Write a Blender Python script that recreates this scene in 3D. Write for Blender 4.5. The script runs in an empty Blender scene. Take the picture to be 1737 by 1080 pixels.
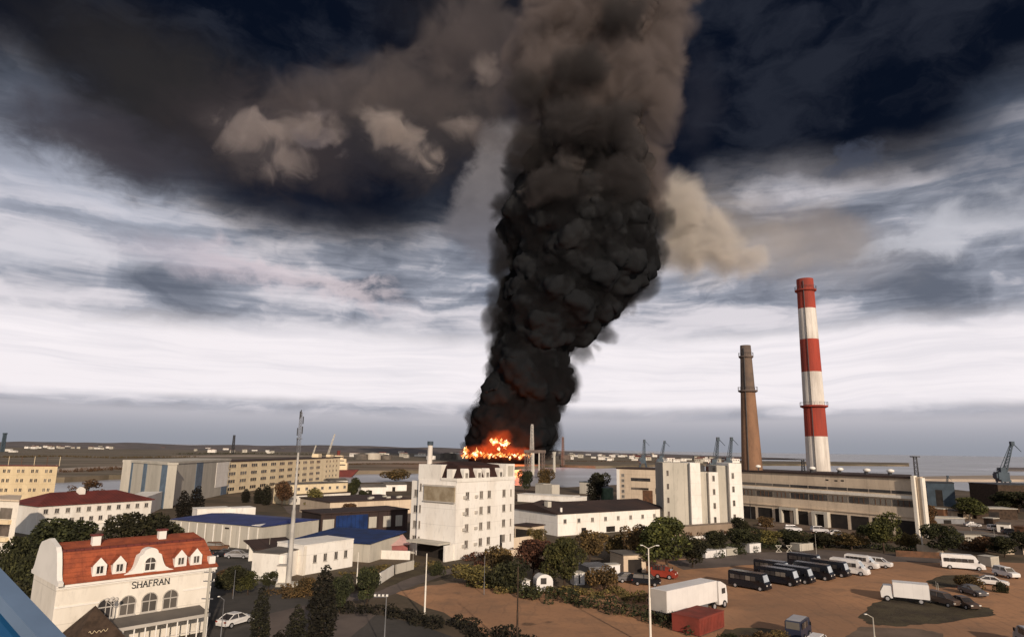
import bpy, math, random
import numpy as np
from mathutils import Vector, Matrix, noise as mnoise
rnd = random.Random(7)
R = math.radians
sc = bpy.context.scene
COL = sc.collection

# ---------------------------------------------------------------- camera, sky, sun, exposure
EYE = 21.0; FPX = 1120.0; PITCH = R(11.16); ROLL = R(0.85)     # seventh-floor balcony
_f = Vector((0, math.cos(PITCH), math.sin(PITCH)))
_u0 = Vector((0, -math.sin(PITCH), math.cos(PITCH))); _r0 = Vector((1, 0, 0))
_u = _u0*math.cos(ROLL) - _r0*math.sin(ROLL); _r = _r0*math.cos(ROLL) + _u0*math.sin(ROLL)
cam_d = bpy.data.cameras.new('camera'); cam = bpy.data.objects.new('camera', cam_d); COL.objects.link(cam)
cam_d.sensor_width = 36; cam_d.lens = 36*FPX/1737; cam_d.clip_start = 0.05; cam_d.clip_end = 60000
M4 = Matrix((_r, _u, -_f)).transposed().to_4x4(); M4.translation = (0, 0, EYE)
cam.matrix_world = M4
sc.camera = cam
sc.view_settings.view_transform = 'Standard'; sc.view_settings.look = 'None'
sc.view_settings.exposure = 0; sc.view_settings.gamma = 1

def ray(px, py):
    return _f + _r*((px-868.5)/FPX) + _u*((540-py)/FPX)
def G(px, py, z=0.0):                        # survey helper: where a sight line meets the level z
    d = ray(px, py); t = (z-EYE)/d.z
    return Vector((d.x*t, d.y*t, z))
def AT(px, py, Y):                           # where a sight line meets the vertical plane at range Y
    d = ray(px, py); t = Y/d.y
    return Vector((d.x*t, Y, EYE+d.z*t))
def AE(px, py):                              # azimuth / elevation of a sight line, degrees
    d = ray(px, py).normalized()
    return math.degrees(math.atan2(d.x, d.y)), math.degrees(math.asin(d.z))
def HZ(p, py):                               # height at which the vertical over ground point p crosses row py
    lo, hi = -5.0, 400.0
    for _ in range(40):
        m = (lo+hi)/2
        v = Vector((p[0], p[1], m-EYE)); k = v.dot(_f)
        row = 540 - v.dot(_u)/k*FPX
        if row > py: lo = m
        else: hi = m
    return (lo+hi)/2

def lin(r, g, b):
    def c(v):
        v /= 255.0
        return v/12.92 if v <= 0.04045 else ((v+0.055)/1.055)**2.4
    return (c(r), c(g), c(b), 1.0)

class S:                                     # small expression layer over math nodes
    nt = None
    def __init__(s, k): s.k = k
    @staticmethod
    def m(op, a, b=None, c=None, clamp=False):
        n = S.nt.nodes.new('ShaderNodeMath'); n.operation = op; n.use_clamp = clamp
        for i, v in enumerate((a, b, c)):
            if v is None: continue
            if isinstance(v, S): S.nt.links.new(v.k, n.inputs[i])
            else: n.inputs[i].default_value = v
        return S(n.outputs[0])
    def __add__(s, o): return S.m('ADD', s, o)
    __radd__ = __add__
    def __sub__(s, o): return S.m('SUBTRACT', s, o)
    def __rsub__(s, o): return S.m('SUBTRACT', o, s)
    def __mul__(s, o): return S.m('MULTIPLY', s, o)
    __rmul__ = __mul__
    def __truediv__(s, o): return S.m('DIVIDE', s, o)
def sstep(x, a, b):
    n = S.nt.nodes.new('ShaderNodeMapRange'); n.interpolation_type = 'SMOOTHSTEP'
    S.nt.links.new(x.k, n.inputs['Value'])
    n.inputs['From Min'].default_value = a; n.inputs['From Max'].default_value = b
    return S(n.outputs['Result'])
def comb(x, y, z=0.0):
    n = S.nt.nodes.new('ShaderNodeCombineXYZ')
    for i, v in enumerate((x, y, z)):
        if isinstance(v, S): S.nt.links.new(v.k, n.inputs[i])
        else: n.inputs[i].default_value = v
    return n.outputs[0]
def nz(vec, scale, detail=5, rough=0.55, dist=0.0):
    n = S.nt.nodes.new('ShaderNodeTexNoise')
    S.nt.links.new(vec, n.inputs['Vector'])
    n.inputs['Scale'].default_value = scale; n.inputs['Detail'].default_value = detail
    n.inputs['Roughness'].default_value = rough; n.inputs['Distortion'].default_value = dist
    return S(n.outputs['Fac'])
def mixc(f, a, b):
    n = S.nt.nodes.new('ShaderNodeMix'); n.data_type = 'RGBA'
    if isinstance(f, S): S.nt.links.new(f.k, n.inputs[0])
    else: n.inputs[0].default_value = f
    for i, v in ((6, a), (7, b)):
        if isinstance(v, tuple): n.inputs[i].default_value = v
        else: S.nt.links.new(v, n.inputs[i])
    return n.outputs[2]
def ramp(f, stops, interp='LINEAR'):
    n = S.nt.nodes.new('ShaderNodeValToRGB'); n.color_ramp.interpolation = interp
    S.nt.links.new(f.k, n.inputs[0]); e = n.color_ramp.elements
    while len(e) > 1: e.remove(e[-1])
    e[0].position, e[0].color = stops[0]
    for p, c in stops[1:]:
        q = e.new(p); q.color = c
    return n.outputs[0]
SUN_EL = R(19); SUN_DIR = Vector((0.32, -0.947, 0)).normalized()*math.cos(SUN_EL) + Vector((0, 0, math.sin(SUN_EL)))
world = bpy.data.worlds.new('World'); sc.world = world; world.use_nodes = True
nt = world.node_tree; S.nt = nt; nt.nodes.clear()
def build_sky():
    tc = nt.nodes.new('ShaderNodeTexCoord'); sp = nt.nodes.new('ShaderNodeSeparateXYZ')
    nt.links.new(tc.outputs['Generated'], sp.inputs[0])
    X, Y, Z = (S(sp.outputs[i]) for i in range(3))
    a = S.m('ARCTAN2', X, Y)*57.2958
    e = S.m('ARCSINE', Z)*57.2958
    # domain warp
    w1 = nz(comb(a*0.05, e*0.09, 3.0), 1.0, 3, .5)
    w2 = nz(comb(a*0.05, e*0.09, 9.0), 1.0, 3, .5)
    f1 = nz(comb(a*0.22, e*0.34, 5.0), 1.0, 5, .55)
    f2 = nz(comb(a*0.22, e*0.34, 15.0), 1.0, 5, .55)
    aw = a + (w1-0.5)*12.0 + (f1-0.5)*5.0
    ew = e + (w2-0.5)*6.0 + (f2-0.5)*3.0
    # streaks low in the sky, flattening towards the horizon
    el = S.m('MAXIMUM', e, 0.3)
    flat = S.m('POWER', el, 0.55)
    st1 = nz(comb(aw*0.045, flat*1.35, 1.0), 1.0, 5, .52, .9)
    st2 = nz(comb(aw*0.085, ew*0.30, 2.0), 1.0, 5, .52, .8)
    c_dark = lin(100, 106, 120); c_mid = lin(150, 154, 167); c_light = lin(220, 215, 221)
    st3 = nz(comb(aw*0.07, e*1.5 + (w1-0.5)*6.0, 6.0), 1.0, 5, .6, .4)
    strk = sstep(st1*0.50 + st2*0.37 + st3*0.13, 0.38, 0.62)
    tone = ramp(strk, [(0, c_dark), (0.5, c_mid), (1, c_light)])
    # bright belt at 4..9 degrees, grey-blue below it
    belt = sstep(ew*0.18 + e*0.82, 2.8, 4.1)*(1.0 - sstep(ew*0.35 + e*0.65, 8.2, 11.0))
    tone = mixc(belt*0.93, tone, mixc(sstep(st3*.6+st1*.4, .42, .66)*0.40, lin(252, 245, 248), lin(206, 204, 213)))
    low = (1.0 - sstep(e + (st1-0.5)*2.5, 2.2, 3.8))
    hz_c = ramp(sstep(e, 0.0, 4.0), [(0, lin(150, 153, 163)), (0.35, lin(168, 168, 177)), (0.75, lin(190, 187, 194)), (1, lin(215, 210, 216))])
    tone = mixc(low, tone, hz_c)
    # dark storm deck over a curved edge
    pts = [(0, 150), (150, 260), (300, 330), (450, 385), (620, 400), (740, 400), (900, 400), (1130, 400), (1210, 330), (1330, 310), (1480, 318), (1600, 290), (1737, 170)]
    st = []
    for px, py in pts:
        aa, ee = AE(px, py); st.append(((aa+60)/120, (ee/60,)*3+(1,)))
    st = [(0, (28/60,)*3+(1,))] + sorted(st) + [(1, (22/60,)*3+(1,))]
    n = ramp((a+60.0)/120.0, st, 'EASE'); eb = S.m('MULTIPLY', S(n), 60.0)
    k = (ew*0.8+e*0.2) - eb
    deckc = mixc(sstep(nz(comb(aw*0.10, ew*0.19, 21.0), 1, 6, .6), .40, .64), lin(9, 16, 30), lin(36, 40, 51))
    fade = ramp(sstep(k, -4.5, 4.5), [(0, (0,)*3+(1,)), (0.35, (.22,)*3+(1,)), (0.62, (.78,)*3+(1,)), (1, (1,)*3+(1,))])
    tone = mixc(S(fade), tone, deckc)
    # clouds and smoke-stained patches: (pixel survey of direction, radii deg, tilt, colour, opacity, softness, ragged)
    blobs = [
     (60, 420, 9, 1.6, 6, (205, 205, 214), .55, .9, .5),
     (200, 345, 8, 2.0, -14, (190, 194, 208), .5, .9, .5),
     (440, 460, 5, 1.3, -12, (222, 208, 213), .7, .9, .9),
     (580, 488, 5, 1.1, -12, (222, 208, 212), .7, .9, .9),
     (330, 440, 6, 1.3, -6, (190, 180, 190), .5, .8, .4),
     (600, 350, 6.5, 3.2, -12, (12, 17, 30), .85, .8, .3),
     (450, 330, 6, 2.5, -10, (20, 24, 38), .8, .8, .3),
     (60, 190, 3.4, 2.6, -30, (112, 122, 140), .6, .9, .4),
     (0, 300, 6, 3, 0, (176, 180, 195), .5, .9, .4),
     (300, 160, 12, 4.5, -14, (44, 42, 43), .95, .8, .6),
     (170, 240, 8, 2.6, -8, (62, 58, 64), .9, .7, .6),
     (470, 235, 8.5, 4.0, -5, (56, 50, 52), .96, .55, .7),
     (690, 180, 8, 3.6, 4, (58, 53, 53), .96, .55, .7),
     (700, 260, 5, 3.0, -5, (48, 44, 46), .9, .6, .6),
     (790, 200, 4, 3.5, 0, (60, 54, 53), .9, .6, .6),
     (800, 30, 9, 5, 0, (30, 29, 33), .8, .8, .6),
     (440, 240, 4.0, 2.6, -10, (84, 76, 75), .6, .8, .6),
     (540, 222, 2.6, 1.0, -18, (104, 94, 94), .7, .6, .9),
     (680, 235, 4.0, 2.0, -30, (84, 76, 75), .6, .8, .6),
     (1390, 430, 7, 2.8, -3, (146, 142, 146), .85, .8, .5),
     (1350, 375, 4.5, 2.0, -12, (104, 100, 106), .6, .8, .6),
     (1640, 380, 5.0, 1.9, 8, (198, 198, 206), .8, .8, .7),
     (1560, 412, 4.0, .9, 4, (196, 196, 204), .6, .7, .7),
     (1700, 250, 4.5, 3.5, 40, (70, 80, 98), .7, .9, .4),
     (1440, 280, 1.9, 1.2, 30, (72, 78, 94), .6, .7, .8),
     (1190, 180, 2.0, 4.0, -10, (42, 43, 52), .6, .8, .5),
     (1210, 400, 4.2, 3.6, 20, (150, 136, 124), .75, .8, .4),
    ]
    r1 = nz(comb(a*0.30, e*0.42, 31.0), 1.0, 7, .58, .5)
    r2 = nz(comb(a*0.30, e*0.42, 47.0), 1.0, 7, .58, .5)
    for (px, py, ra, re, tilt, c, op, soft, rag) in blobs:
        a0, e0 = AE(px, py); ct, s_ = math.cos(R(tilt)), math.sin(R(tilt))
        ax = a + (r1-0.5)*(9.0*rag) - a0; ex = e + (r2-0.5)*(7.0*rag) - e0
        u_ = (ax*ct + ex*s_)*(1/ra); v_ = (ex*ct - ax*s_)*(1/re)
        d = S.m('SQRT', u_*u_ + v_*v_)
        tone = mixc((1.0 - sstep(d, 1.0-soft, 1.0+soft*0.6))*op, tone, lin(*c))
    # pale curtain left of the column, bounded by two straight-ish edges
    mask = None
    for (q1, q2, s0, s1) in [((822, 215), (738, 402), -.5, .9), ((738, 400), (880, 482), -.6, 1.0), ((1000, 220), (780, 205), -.9, .9)]:
        a1, e1 = AE(*q1); a2, e2 = AE(*q2); L = math.hypot(a2-a1, e2-e1); nx_, ny_ = -(e2-e1)/L, (a2-a1)/L
        sd = (a + (r1-0.5)*3.0 - a1)*nx_ + (e + (r2-0.5)*3.0 - e1)*ny_
        k_ = sstep(sd, s0, s1); mask = k_ if mask is None else mask*k_
    mask = mask*(1.0 - sstep(a, 3.0, 5.0))
    cc = mixc(sstep(e, 14.0, 27.0), lin(108, 107, 116), lin(134, 126, 124))
    tone = mixc(mask*(0.72 + (f1-0.5)*0.7), tone, cc)
    # behind the viewer: plain broken overcast, clear towards the low sun
    back = sstep(Y, 0.15, -0.25)
    bc = mixc(sstep(nz(tc.outputs['Generated'], 3.0, 5), .35, .65), lin(150, 154, 166), lin(228, 224, 228))
    tone = mixc(back, tone, bc)
    sky = nt.nodes.new('ShaderNodeTexSky'); sky.sky_type = 'NISHITA'; sky.sun_disc = False
    sky.sun_elevation = SUN_EL; sky.sun_rotation = math.atan2(SUN_DIR.x, SUN_DIR.y)
    bg1 = nt.nodes.new('ShaderNodeBackground'); bg1.inputs[1].default_value = 1.0
    nt.links.new(tone, bg1.inputs[0])
    bg2 = nt.nodes.new('ShaderNodeBackground'); nt.links.new(sky.outputs[0], bg2.inputs[0]); bg2.inputs[1].default_value = 0.06
    mx = nt.nodes.new('ShaderNodeMixShader'); out = nt.nodes.new('ShaderNodeOutputWorld')
    nt.links.new((back*0.4).k, mx.inputs[0]); nt.links.new(bg1.outputs[0], mx.inputs[1]); nt.links.new(bg2.outputs[0], mx.inputs[2])
    nt.links.new(mx.outputs[0], out.inputs[0])
build_sky()
sun_d = bpy.data.lights.new('sun', 'SUN'); sun_d.energy = 3.7; sun_d.angle = R(1.0); sun_d.color = (1.0, 0.83, 0.66)
sun = bpy.data.objects.new('sun', sun_d); COL.objects.link(sun)
sun.rotation_euler = SUN_DIR.to_track_quat('Z', 'Y').to_euler()
# ---------------------------------------------------------------- materials
MATS = {}
def mat(name, col, rough=0.85, var=0.15, scale=0.4, col2=None, bump=0.0, metal=0.0, spec=0.3, det=6, stretch=None):
    if name in MATS: return MATS[name]
    m = bpy.data.materials.new(name); m.use_nodes = True; S.nt = m.node_tree
    b = m.node_tree.nodes['Principled BSDF']
    b.inputs['Roughness'].default_value = rough; b.inputs['Metallic'].default_value = metal
    b.inputs['Specular IOR Level'].default_value = spec
    g = m.node_tree.nodes.new('ShaderNodeNewGeometry'); v = g.outputs['Position']
    if stretch:
        mp = m.node_tree.nodes.new('ShaderNodeMapping'); mp.inputs['Scale'].default_value = stretch
        m.node_tree.links.new(v, mp.inputs['Vector']); v = mp.outputs[0]
    n = nz(v, scale, det, .6)
    c = tuple(col)+(1,)
    if col2: d = tuple(col2)+(1,)
    else: d = tuple(x*(1-var*1.6) for x in col)+(1,)
    o = mixc(sstep(n, 0.36, 0.66), c, d)
    n3 = nz(v, scale*7, 6, .65); o = mixc(sstep(n3, .5, .75)*.35, o, tuple(x*.45 for x in col)+(1,)) if stretch or bump else o
    m.node_tree.links.new(o, b.inputs['Base Color'])
    if bump:
        bn = m.node_tree.nodes.new('ShaderNodeBump'); bn.inputs['Strength'].default_value = bump; bn.inputs['Distance'].default_value = 0.3
        n2 = nz(v, scale*6, 5, .6)
        m.node_tree.links.new(n2.k, bn.inputs['Height']); m.node_tree.links.new(bn.outputs[0], b.inputs['Normal'])
    MATS[name] = m
    return m
def seams(m, axis, gap, width, dark, fac=1.0):      # joints, seams or tile courses in the material itself
    S.nt = m.node_tree; b = m.node_tree.nodes['Principled BSDF']; src = b.inputs['Base Color'].links[0].from_socket
    tc = m.node_tree.nodes.new('ShaderNodeTexCoord'); sp = m.node_tree.nodes.new('ShaderNodeSeparateXYZ'); m.node_tree.links.new(tc.outputs['Object'], sp.inputs[0])
    f = S.m('PINGPONG', S(sp.outputs[axis]) + 500*gap*0.5, gap/2)
    k = 1.0 - sstep(f, width*.5, width)
    d = mixc(1.0, src, src); n = m.node_tree.nodes.new('ShaderNodeMix'); n.data_type = 'RGBA'; n.blend_type = 'MULTIPLY'
    m.node_tree.links.new((k*fac).k, n.inputs[0]); m.node_tree.links.new(src, n.inputs[6]); n.inputs[7].default_value = (dark, dark, dark, 1); m.node_tree.links.new(n.outputs[2], b.inputs['Base Color'])
def emis(name, col, st):
    m = bpy.data.materials.new(name); m.use_nodes = True; nt_ = m.node_tree; nt_.nodes.clear()
    e = nt_.nodes.new('ShaderNodeEmission'); e.inputs[0].default_value = tuple(col)+(1,); e.inputs[1].default_value = st
    o = nt_.nodes.new('ShaderNodeOutputMaterial'); nt_.links.new(e.outputs[0], o.inputs[0]); return m

# ---------------------------------------------------------------- mesh builder
class MB:
    def __init__(s): s.v = []; s.f = []; s.mi = []
    def add(s, vs, fs, mi=0):
        o = len(s.v); s.v += [tuple(p) for p in vs]; s.f += [tuple(i+o for i in f) for f in fs]; s.mi += [mi]*len(fs); return s
    def box(s, x0, y0, z0, x1, y1, z1, mi=0, tap=0.0):
        t = tap
        vs = [(x0,y0,z0),(x1,y0,z0),(x1,y1,z0),(x0,y1,z0),(x0+t,y0+t,z1),(x1-t,y0+t,z1),(x1-t,y1-t,z1),(x0+t,y1-t,z1)]
        return s.add(vs, [(3,2,1,0),(4,5,6,7),(0,1,5,4),(1,2,6,5),(2,3,7,6),(3,0,4,7)], mi)
    def prism(s, poly, y0, y1, mi=0, ax='y', inset=None):   # polygon in x,z extruded along y (or in x,y along z)
        n = len(poly)
        if ax == 'y': a = [(p[0], y0, p[1]) for p in poly]; b = [(p[0], y1, p[1]) for p in poly]
        elif ax == 'x': a = [(y0, p[0], p[1]) for p in poly]; b = [(y1, p[0], p[1]) for p in poly]
        else: a = [(p[0], p[1], y0) for p in poly]; b = [(p[0], p[1], y1) for p in poly]
        return s.add(a+b, [tuple(range(n))[::-1], tuple(range(n, 2*n))] + [(i, (i+1) % n, n+(i+1) % n, n+i) for i in range(n)], mi)
    def cyl(s, x, y, z0, z1, r0, r1=None, n=12, mi=0, cap=True):
        r1 = r0 if r1 is None else r1
        vs = [(x+r0*math.cos(2*math.pi*i/n), y+r0*math.sin(2*math.pi*i/n), z0) for i in range(n)] + [(x+r1*math.cos(2*math.pi*i/n), y+r1*math.sin(2*math.pi*i/n), z1) for i in range(n)]
        fs = [(i, (i+1) % n, n+(i+1) % n, n+i) for i in range(n)]
        if cap: fs += [tuple(range(n))[::-1], tuple(range(n, 2*n))]
        return s.add(vs, fs, mi)
    def tube(s, p, q, r0, r1=None, n=6, mi=0):
        r1 = r0 if r1 is None else r1
        p = Vector(p); q = Vector(q); d = (q-p).normalized()
        a = d.orthogonal().normalized(); b = d.cross(a)
        vs = [p+(a*math.cos(2*math.pi*i/n)+b*math.sin(2*math.pi*i/n))*r0 for i in range(n)] + [q+(a*math.cos(2*math.pi*i/n)+b*math.sin(2*math.pi*i/n))*r1 for i in range(n)]
        return s.add(vs, [(i, (i+1) % n, n+(i+1) % n, n+i) for i in range(n)]+[tuple(range(n))[::-1], tuple(range(n, 2*n))], mi)
    def lattice(s, p, q, w0, w1, nseg, r, mi=0):            # four-legged lattice mast between p and q
        p = Vector(p); q = Vector(q); d = (q-p).normalized()
        a = d.orthogonal().normalized(); b = d.cross(a); prev = None
        for k in range(nseg+1):
            t = k/nseg; c = p.lerp(q, t); w = (w0+(w1-w0)*t)/2
            cur = [c+a*w+b*w, c-a*w+b*w, c-a*w-b*w, c+a*w-b*w]
            for i in range(4): s.tube(cur[i], cur[(i+1) % 4], r*.7, n=4, mi=mi)
            if prev:
                for i in range(4):
                    s.tube(prev[i], cur[i], r, n=4, mi=mi)
                    s.tube(prev[i], cur[(i+1) % 4], r*.6, n=4, mi=mi)
            prev = cur
        return s
    def sphere(s, c, r, n=10, m=6, mi=0, sz=1.0):
        vs = []; fs = []
        for j in range(m+1):
            th = math.pi*j/m
            for i in range(n):
                vs.append((c[0]+r*math.sin(th)*math.cos(2*math.pi*i/n), c[1]+r*math.sin(th)*math.sin(2*math.pi*i/n), c[2]+r*sz*math.cos(th)))
        for j in range(m):
            for i in range(n): fs.append((j*n+i, (j+1)*n+i, (j+1)*n+(i+1) % n, j*n+(i+1) % n))
        return s.add(vs, fs, mi)
    def mesh(s, name, mats, smooth=False):
        me = bpy.data.meshes.new(name); me.from_pydata(s.v, [], s.f)
        for m in (mats if isinstance(mats, (list, tuple)) else [mats]): me.materials.append(m)
        if len(set(s.mi)) > 1: me.polygons.foreach_set('material_index', s.mi)
        if smooth: me.polygons.foreach_set('use_smooth', [True]*len(s.f))
        me.update(); return me
def link(name, me, parent=None, loc=(0, 0, 0), rz=0.0, label=None, rot=None, scale=None):
    o = bpy.data.objects.new(name, me); COL.objects.link(o); o.parent = parent; o.location = loc
    o.rotation_euler = rot if rot else (0, 0, rz)
    if scale is not None: o.scale = scale if isinstance(scale, (tuple, list)) else (scale,)*3
    if label: o['label'] = label
    return o
def part(name, mb, mats, parent, label=None, smooth=False, **k):
    return link(name, mb.mesh(name, mats, smooth), parent, label=label, **k)
def tag(o, label, cat, group=None, kind=None):
    o['label'] = label; o['category'] = cat
    if group: o['group'] = group
    if kind: o['kind'] = kind
    return o
def thing(name, label, cat, loc=(0, 0, 0), rz=0.0, group=None, scale=None):
    o = link(name, None, loc=loc, rz=rz, scale=scale); o.empty_display_size = 0.5
    return tag(o, label, cat, group)
def struct(name, mb, mats, label=None):
    o = link(name, mb.mesh(name, mats)); o['kind'] = 'structure'
    if label: o['label'] = label
    return o
def copy_tree(o, loc=None, rz=None, label=None, group=None, parent=None, scale=None):
    c = o.copy(); COL.objects.link(c); c.parent = parent
    if loc is not None: c.location = loc
    if rz is not None: c.rotation_euler = (0, 0, rz)
    if scale is not None: c.scale = scale if isinstance(scale, (tuple, list)) else (scale,)*3
    if label: c['label'] = label
    if group: c['group'] = group
    for ch in list(o.children): copy_tree(ch, parent=c)
    return c

# ---------------------------------------------------------------- building helpers
def site(pa, pb, z=0.0):                     # two surveyed corners -> origin, heading, width
    a, b = Vector(pa), Vector(pb); d = b-a
    return Vector((a.x, a.y, 0)), math.atan2(d.y, d.x), math.hypot(d.x, d.y)
def win_mesh(w, h, fr, gl, bars=1, arch=False, t=0.07, sill=True):
    m = MB(); e = 0.09*max(.6, min(w, h))
    pts = [(-w/2, 0), (w/2, 0), (w/2, h)]
    if arch:
        pts += [(w/2*math.cos(k*math.pi/8), h+w/2*math.sin(k*math.pi/8)) for k in range(1, 8)]
    pts += [(-w/2, h)]
    m.prism(pts, -0.02, 0.03, mi=1)
    m.box(-w/2, -t, 0, -w/2+e, -.02, h); m.box(w/2-e, -t, 0, w/2, -.02, h); m.box(-w/2+e, -t, 0, w/2-e, -.02, e)
    m.box(-w/2+e, -t, h-e, w/2-e, -.02, h)
    for k in range(1, bars+1):
        x = -w/2+w*k/(bars+1); m.box(x-e*.4, -t+.01, e, x+e*.4, -.02, h-e)
    if arch:
        q = [(w/2*math.cos(k*math.pi/8), h+w/2*math.sin(k*math.pi/8)) for k in range(9)]
        for a, b in zip(q, q[1:]):
            m.tube((a[0], -.04, a[1]), (b[0], -.04, b[1]), e*.6, n=4)
        m.tube((0, -.04, h), (0, -.04, h+w/2), e*.4, n=4)
    if sill: m.box(-w/2-.08, -t-.08, -.08, w/2+.08, -.02, -.001)
    me = m.mesh('window', [fr, gl]); return me
class Building:
    def __init__(s, name, label, pa, pb, depth, top, wallmat, group=None, cat='building', wall=True, z0=0.0, tuck=''):
        s.o, s.rz, s.w = site(pa, pb); s.d = depth; s.h = top
        s.e = thing(name, label, cat, (s.o.x, s.o.y, z0), s.rz, group)
        s.wm = wallmat
        xh = Vector((math.cos(s.rz), math.sin(s.rz))); yh = Vector((-xh.y, xh.x)); s.lb, s.rb = 0.0, s.w     # splayed plan: end walls may close in towards the back
        a_ = Vector(pa).xy; b_ = Vector(pb).xy
        if 'L' in tuck: s.lb = max(0, depth*a_.dot(xh)/a_.dot(yh))+.3
        if 'R' in tuck: s.rb = s.w+min(0, depth*b_.dot(xh)/b_.dot(yh))-.3
        if wall: part('wall', MB().prism([(0, 0), (s.w, 0), (s.rb, depth), (s.lb, depth)], -.3, top, ax='z'), wallmat, s.e)
    def cover(s, ov, z0, z1, mi=0): return MB().prism([(-ov, -ov), (s.w+ov, -ov), (s.rb+ov, s.d+ov), (s.lb-ov, s.d+ov)], z0, z1, mi, ax='z')
    def p(s, name, mb, mats, label=None, smooth=False, parent=None): return part(name, mb, mats, parent or s.e, label, smooth)
    def win(s, me, x, z, face='F', name='window', y=0.0):
        if face == 'F': loc, rz = (x, y, z), 0
        elif face == 'L': loc, rz = (0+y, x, z), -math.pi/2
        elif face == 'R': loc, rz = (s.w+y, x, z), math.pi/2
        return link(name, me, s.e, loc, rz)
    def grid(s, me, xs, zs, face='F'):
        for z in zs:
            for x in xs: s.win(me, x, z, face)
def lsp(a, b, n): return [a+(b-a)*i/(n-1) for i in range(n)] if n > 1 else [(a+b)/2]
# ---------------------------------------------------------------- smoke
FIRE_Y = 950.0
def blob_mesh(spheres, voxel, amps, seed, name, up=0.0):
    """union of puffs -> one billowing closed surface"""
    import bmesh
    ico = bmesh.new(); bmesh.ops.create_icosphere(ico, subdivisions=2, radius=1)
    iv = np.array([v.co[:] for v in ico.verts]); fi = np.array([[v.index for v in f.verts] for f in ico.faces]); ico.free()
    V = []; Fc = []
    for k, (c, r, sq) in enumerate(spheres):
        V.append(iv*np.array([r, r, r*sq])+np.array(c)); Fc.append(fi+k*len(iv))
    V = np.concatenate(V); Fc = np.concatenate(Fc)
    me = bpy.data.meshes.new('tmp'); me.from_pydata(V.tolist(), [], Fc.tolist())
    ob = bpy.data.objects.new('tmp', me); COL.objects.link(ob)
    md = ob.modifiers.new('r', 'REMESH'); md.mode = 'VOXEL'; md.voxel_size = voxel
    dg = bpy.context.evaluated_depsgraph_get(); ev = ob.evaluated_get(dg)
    out = bpy.data.meshes.new_from_object(ev); bpy.data.objects.remove(ob); bpy.data.meshes.remove(me)
    n = len(out.vertices); co = np.empty(n*3); out.vertices.foreach_get('co', co); co = co.reshape(-1, 3)
    off = Vector((seed*13.1, seed*7.7, seed*3.3))
    for (sz, amp) in amps:
        out.vertices.foreach_set('co', co.ravel()); out.update()
        no = np.empty(n*3); out.vertex_normals.foreach_get('vector', no); no = no.reshape(-1, 3)
        d = np.empty(n)
        for i in range(n):
            p = Vector(co[i])/sz+off
            w = mnoise.noise_vector(p*0.9)*0.35
            f = mnoise.voronoi(p+w)[0][0]
            d[i] = 0.55-f
        co = co+no*(d*amp)[:, None]
    out.vertices.foreach_set('co', co.ravel()); out.update()
    out.polygons.foreach_set('use_smooth', [True]*len(out.polygons)); out.name = name
    return out
def smoke_mat(name, stops, zr, nscale, var):
    m = bpy.data.materials.new(name); m.use_nodes = True; S.nt = m.node_tree
    b = m.node_tree.nodes['Principled BSDF']; b.inputs['Roughness'].default_value = 1; b.inputs['Specular IOR Level'].default_value = 0
    g = m.node_tree.nodes.new('ShaderNodeNewGeometry'); sp = m.node_tree.nodes.new('ShaderNodeSeparateXYZ')
    m.node_tree.links.new(g.outputs['Position'], sp.inputs[0]); Z = S(sp.outputs[2])
    n = nz(g.outputs['Position'], nscale, 6, .6, .6)
    n2 = nz(g.outputs['Position'], nscale*4, 6, .65, .3)
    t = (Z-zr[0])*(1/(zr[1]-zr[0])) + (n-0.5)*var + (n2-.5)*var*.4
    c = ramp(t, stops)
    m.node_tree.links.new(c, b.inputs['Base Color'])
    return m
def vol_mat(name, col, dens, ani=0.0):
    m = bpy.data.materials.new(name); m.use_nodes = True; nt_ = m.node_tree; nt_.nodes.clear()
    v = nt_.nodes.new('ShaderNodeVolumePrincipled'); v.inputs['Color'].default_value = tuple(col)+(1,)
    v.inputs['Density'].default_value = dens; v.inputs['Anisotropy'].default_value = ani
    o = nt_.nodes.new('ShaderNodeOutputMaterial'); nt_.links.new(v.outputs[0], o.inputs['Volume']); return m
COLUMN = [(792, 803, 900), (775, 790, 925), (755, 795, 940), (735, 797, 946), (710, 803, 946), (690, 812, 948), (665, 826, 962), (640, 824, 972), (610, 828, 972),
          (585, 838, 975), (570, 842, 1000), (540, 834, 1028), (510, 850, 1060), (480, 854, 1085), (460, 872, 1108), (430, 862, 1112), (400, 846, 1116),
          (380, 844, 1112), (350, 872, 1106), (320, 868, 1116), (285, 868, 1122), (250, 885, 1120), (200, 880, 1128), (150, 858, 1146), (100, 850, 1158),
          (50, 880, 1170), (0, 905, 1188), (-60, 900, 1210), (-130, 880, 1240)]
def col_edges(py):
    for (y0, l0, r0), (y1, l1, r1) in zip(COLUMN, COLUMN[1:]):
        if y1 <= py <= y0:
            t = (y0-py)/(y0-y1); return l0+(l1-l0)*t, r0+(r1-r0)*t
    return COLUMN[-1][1:]
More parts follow.
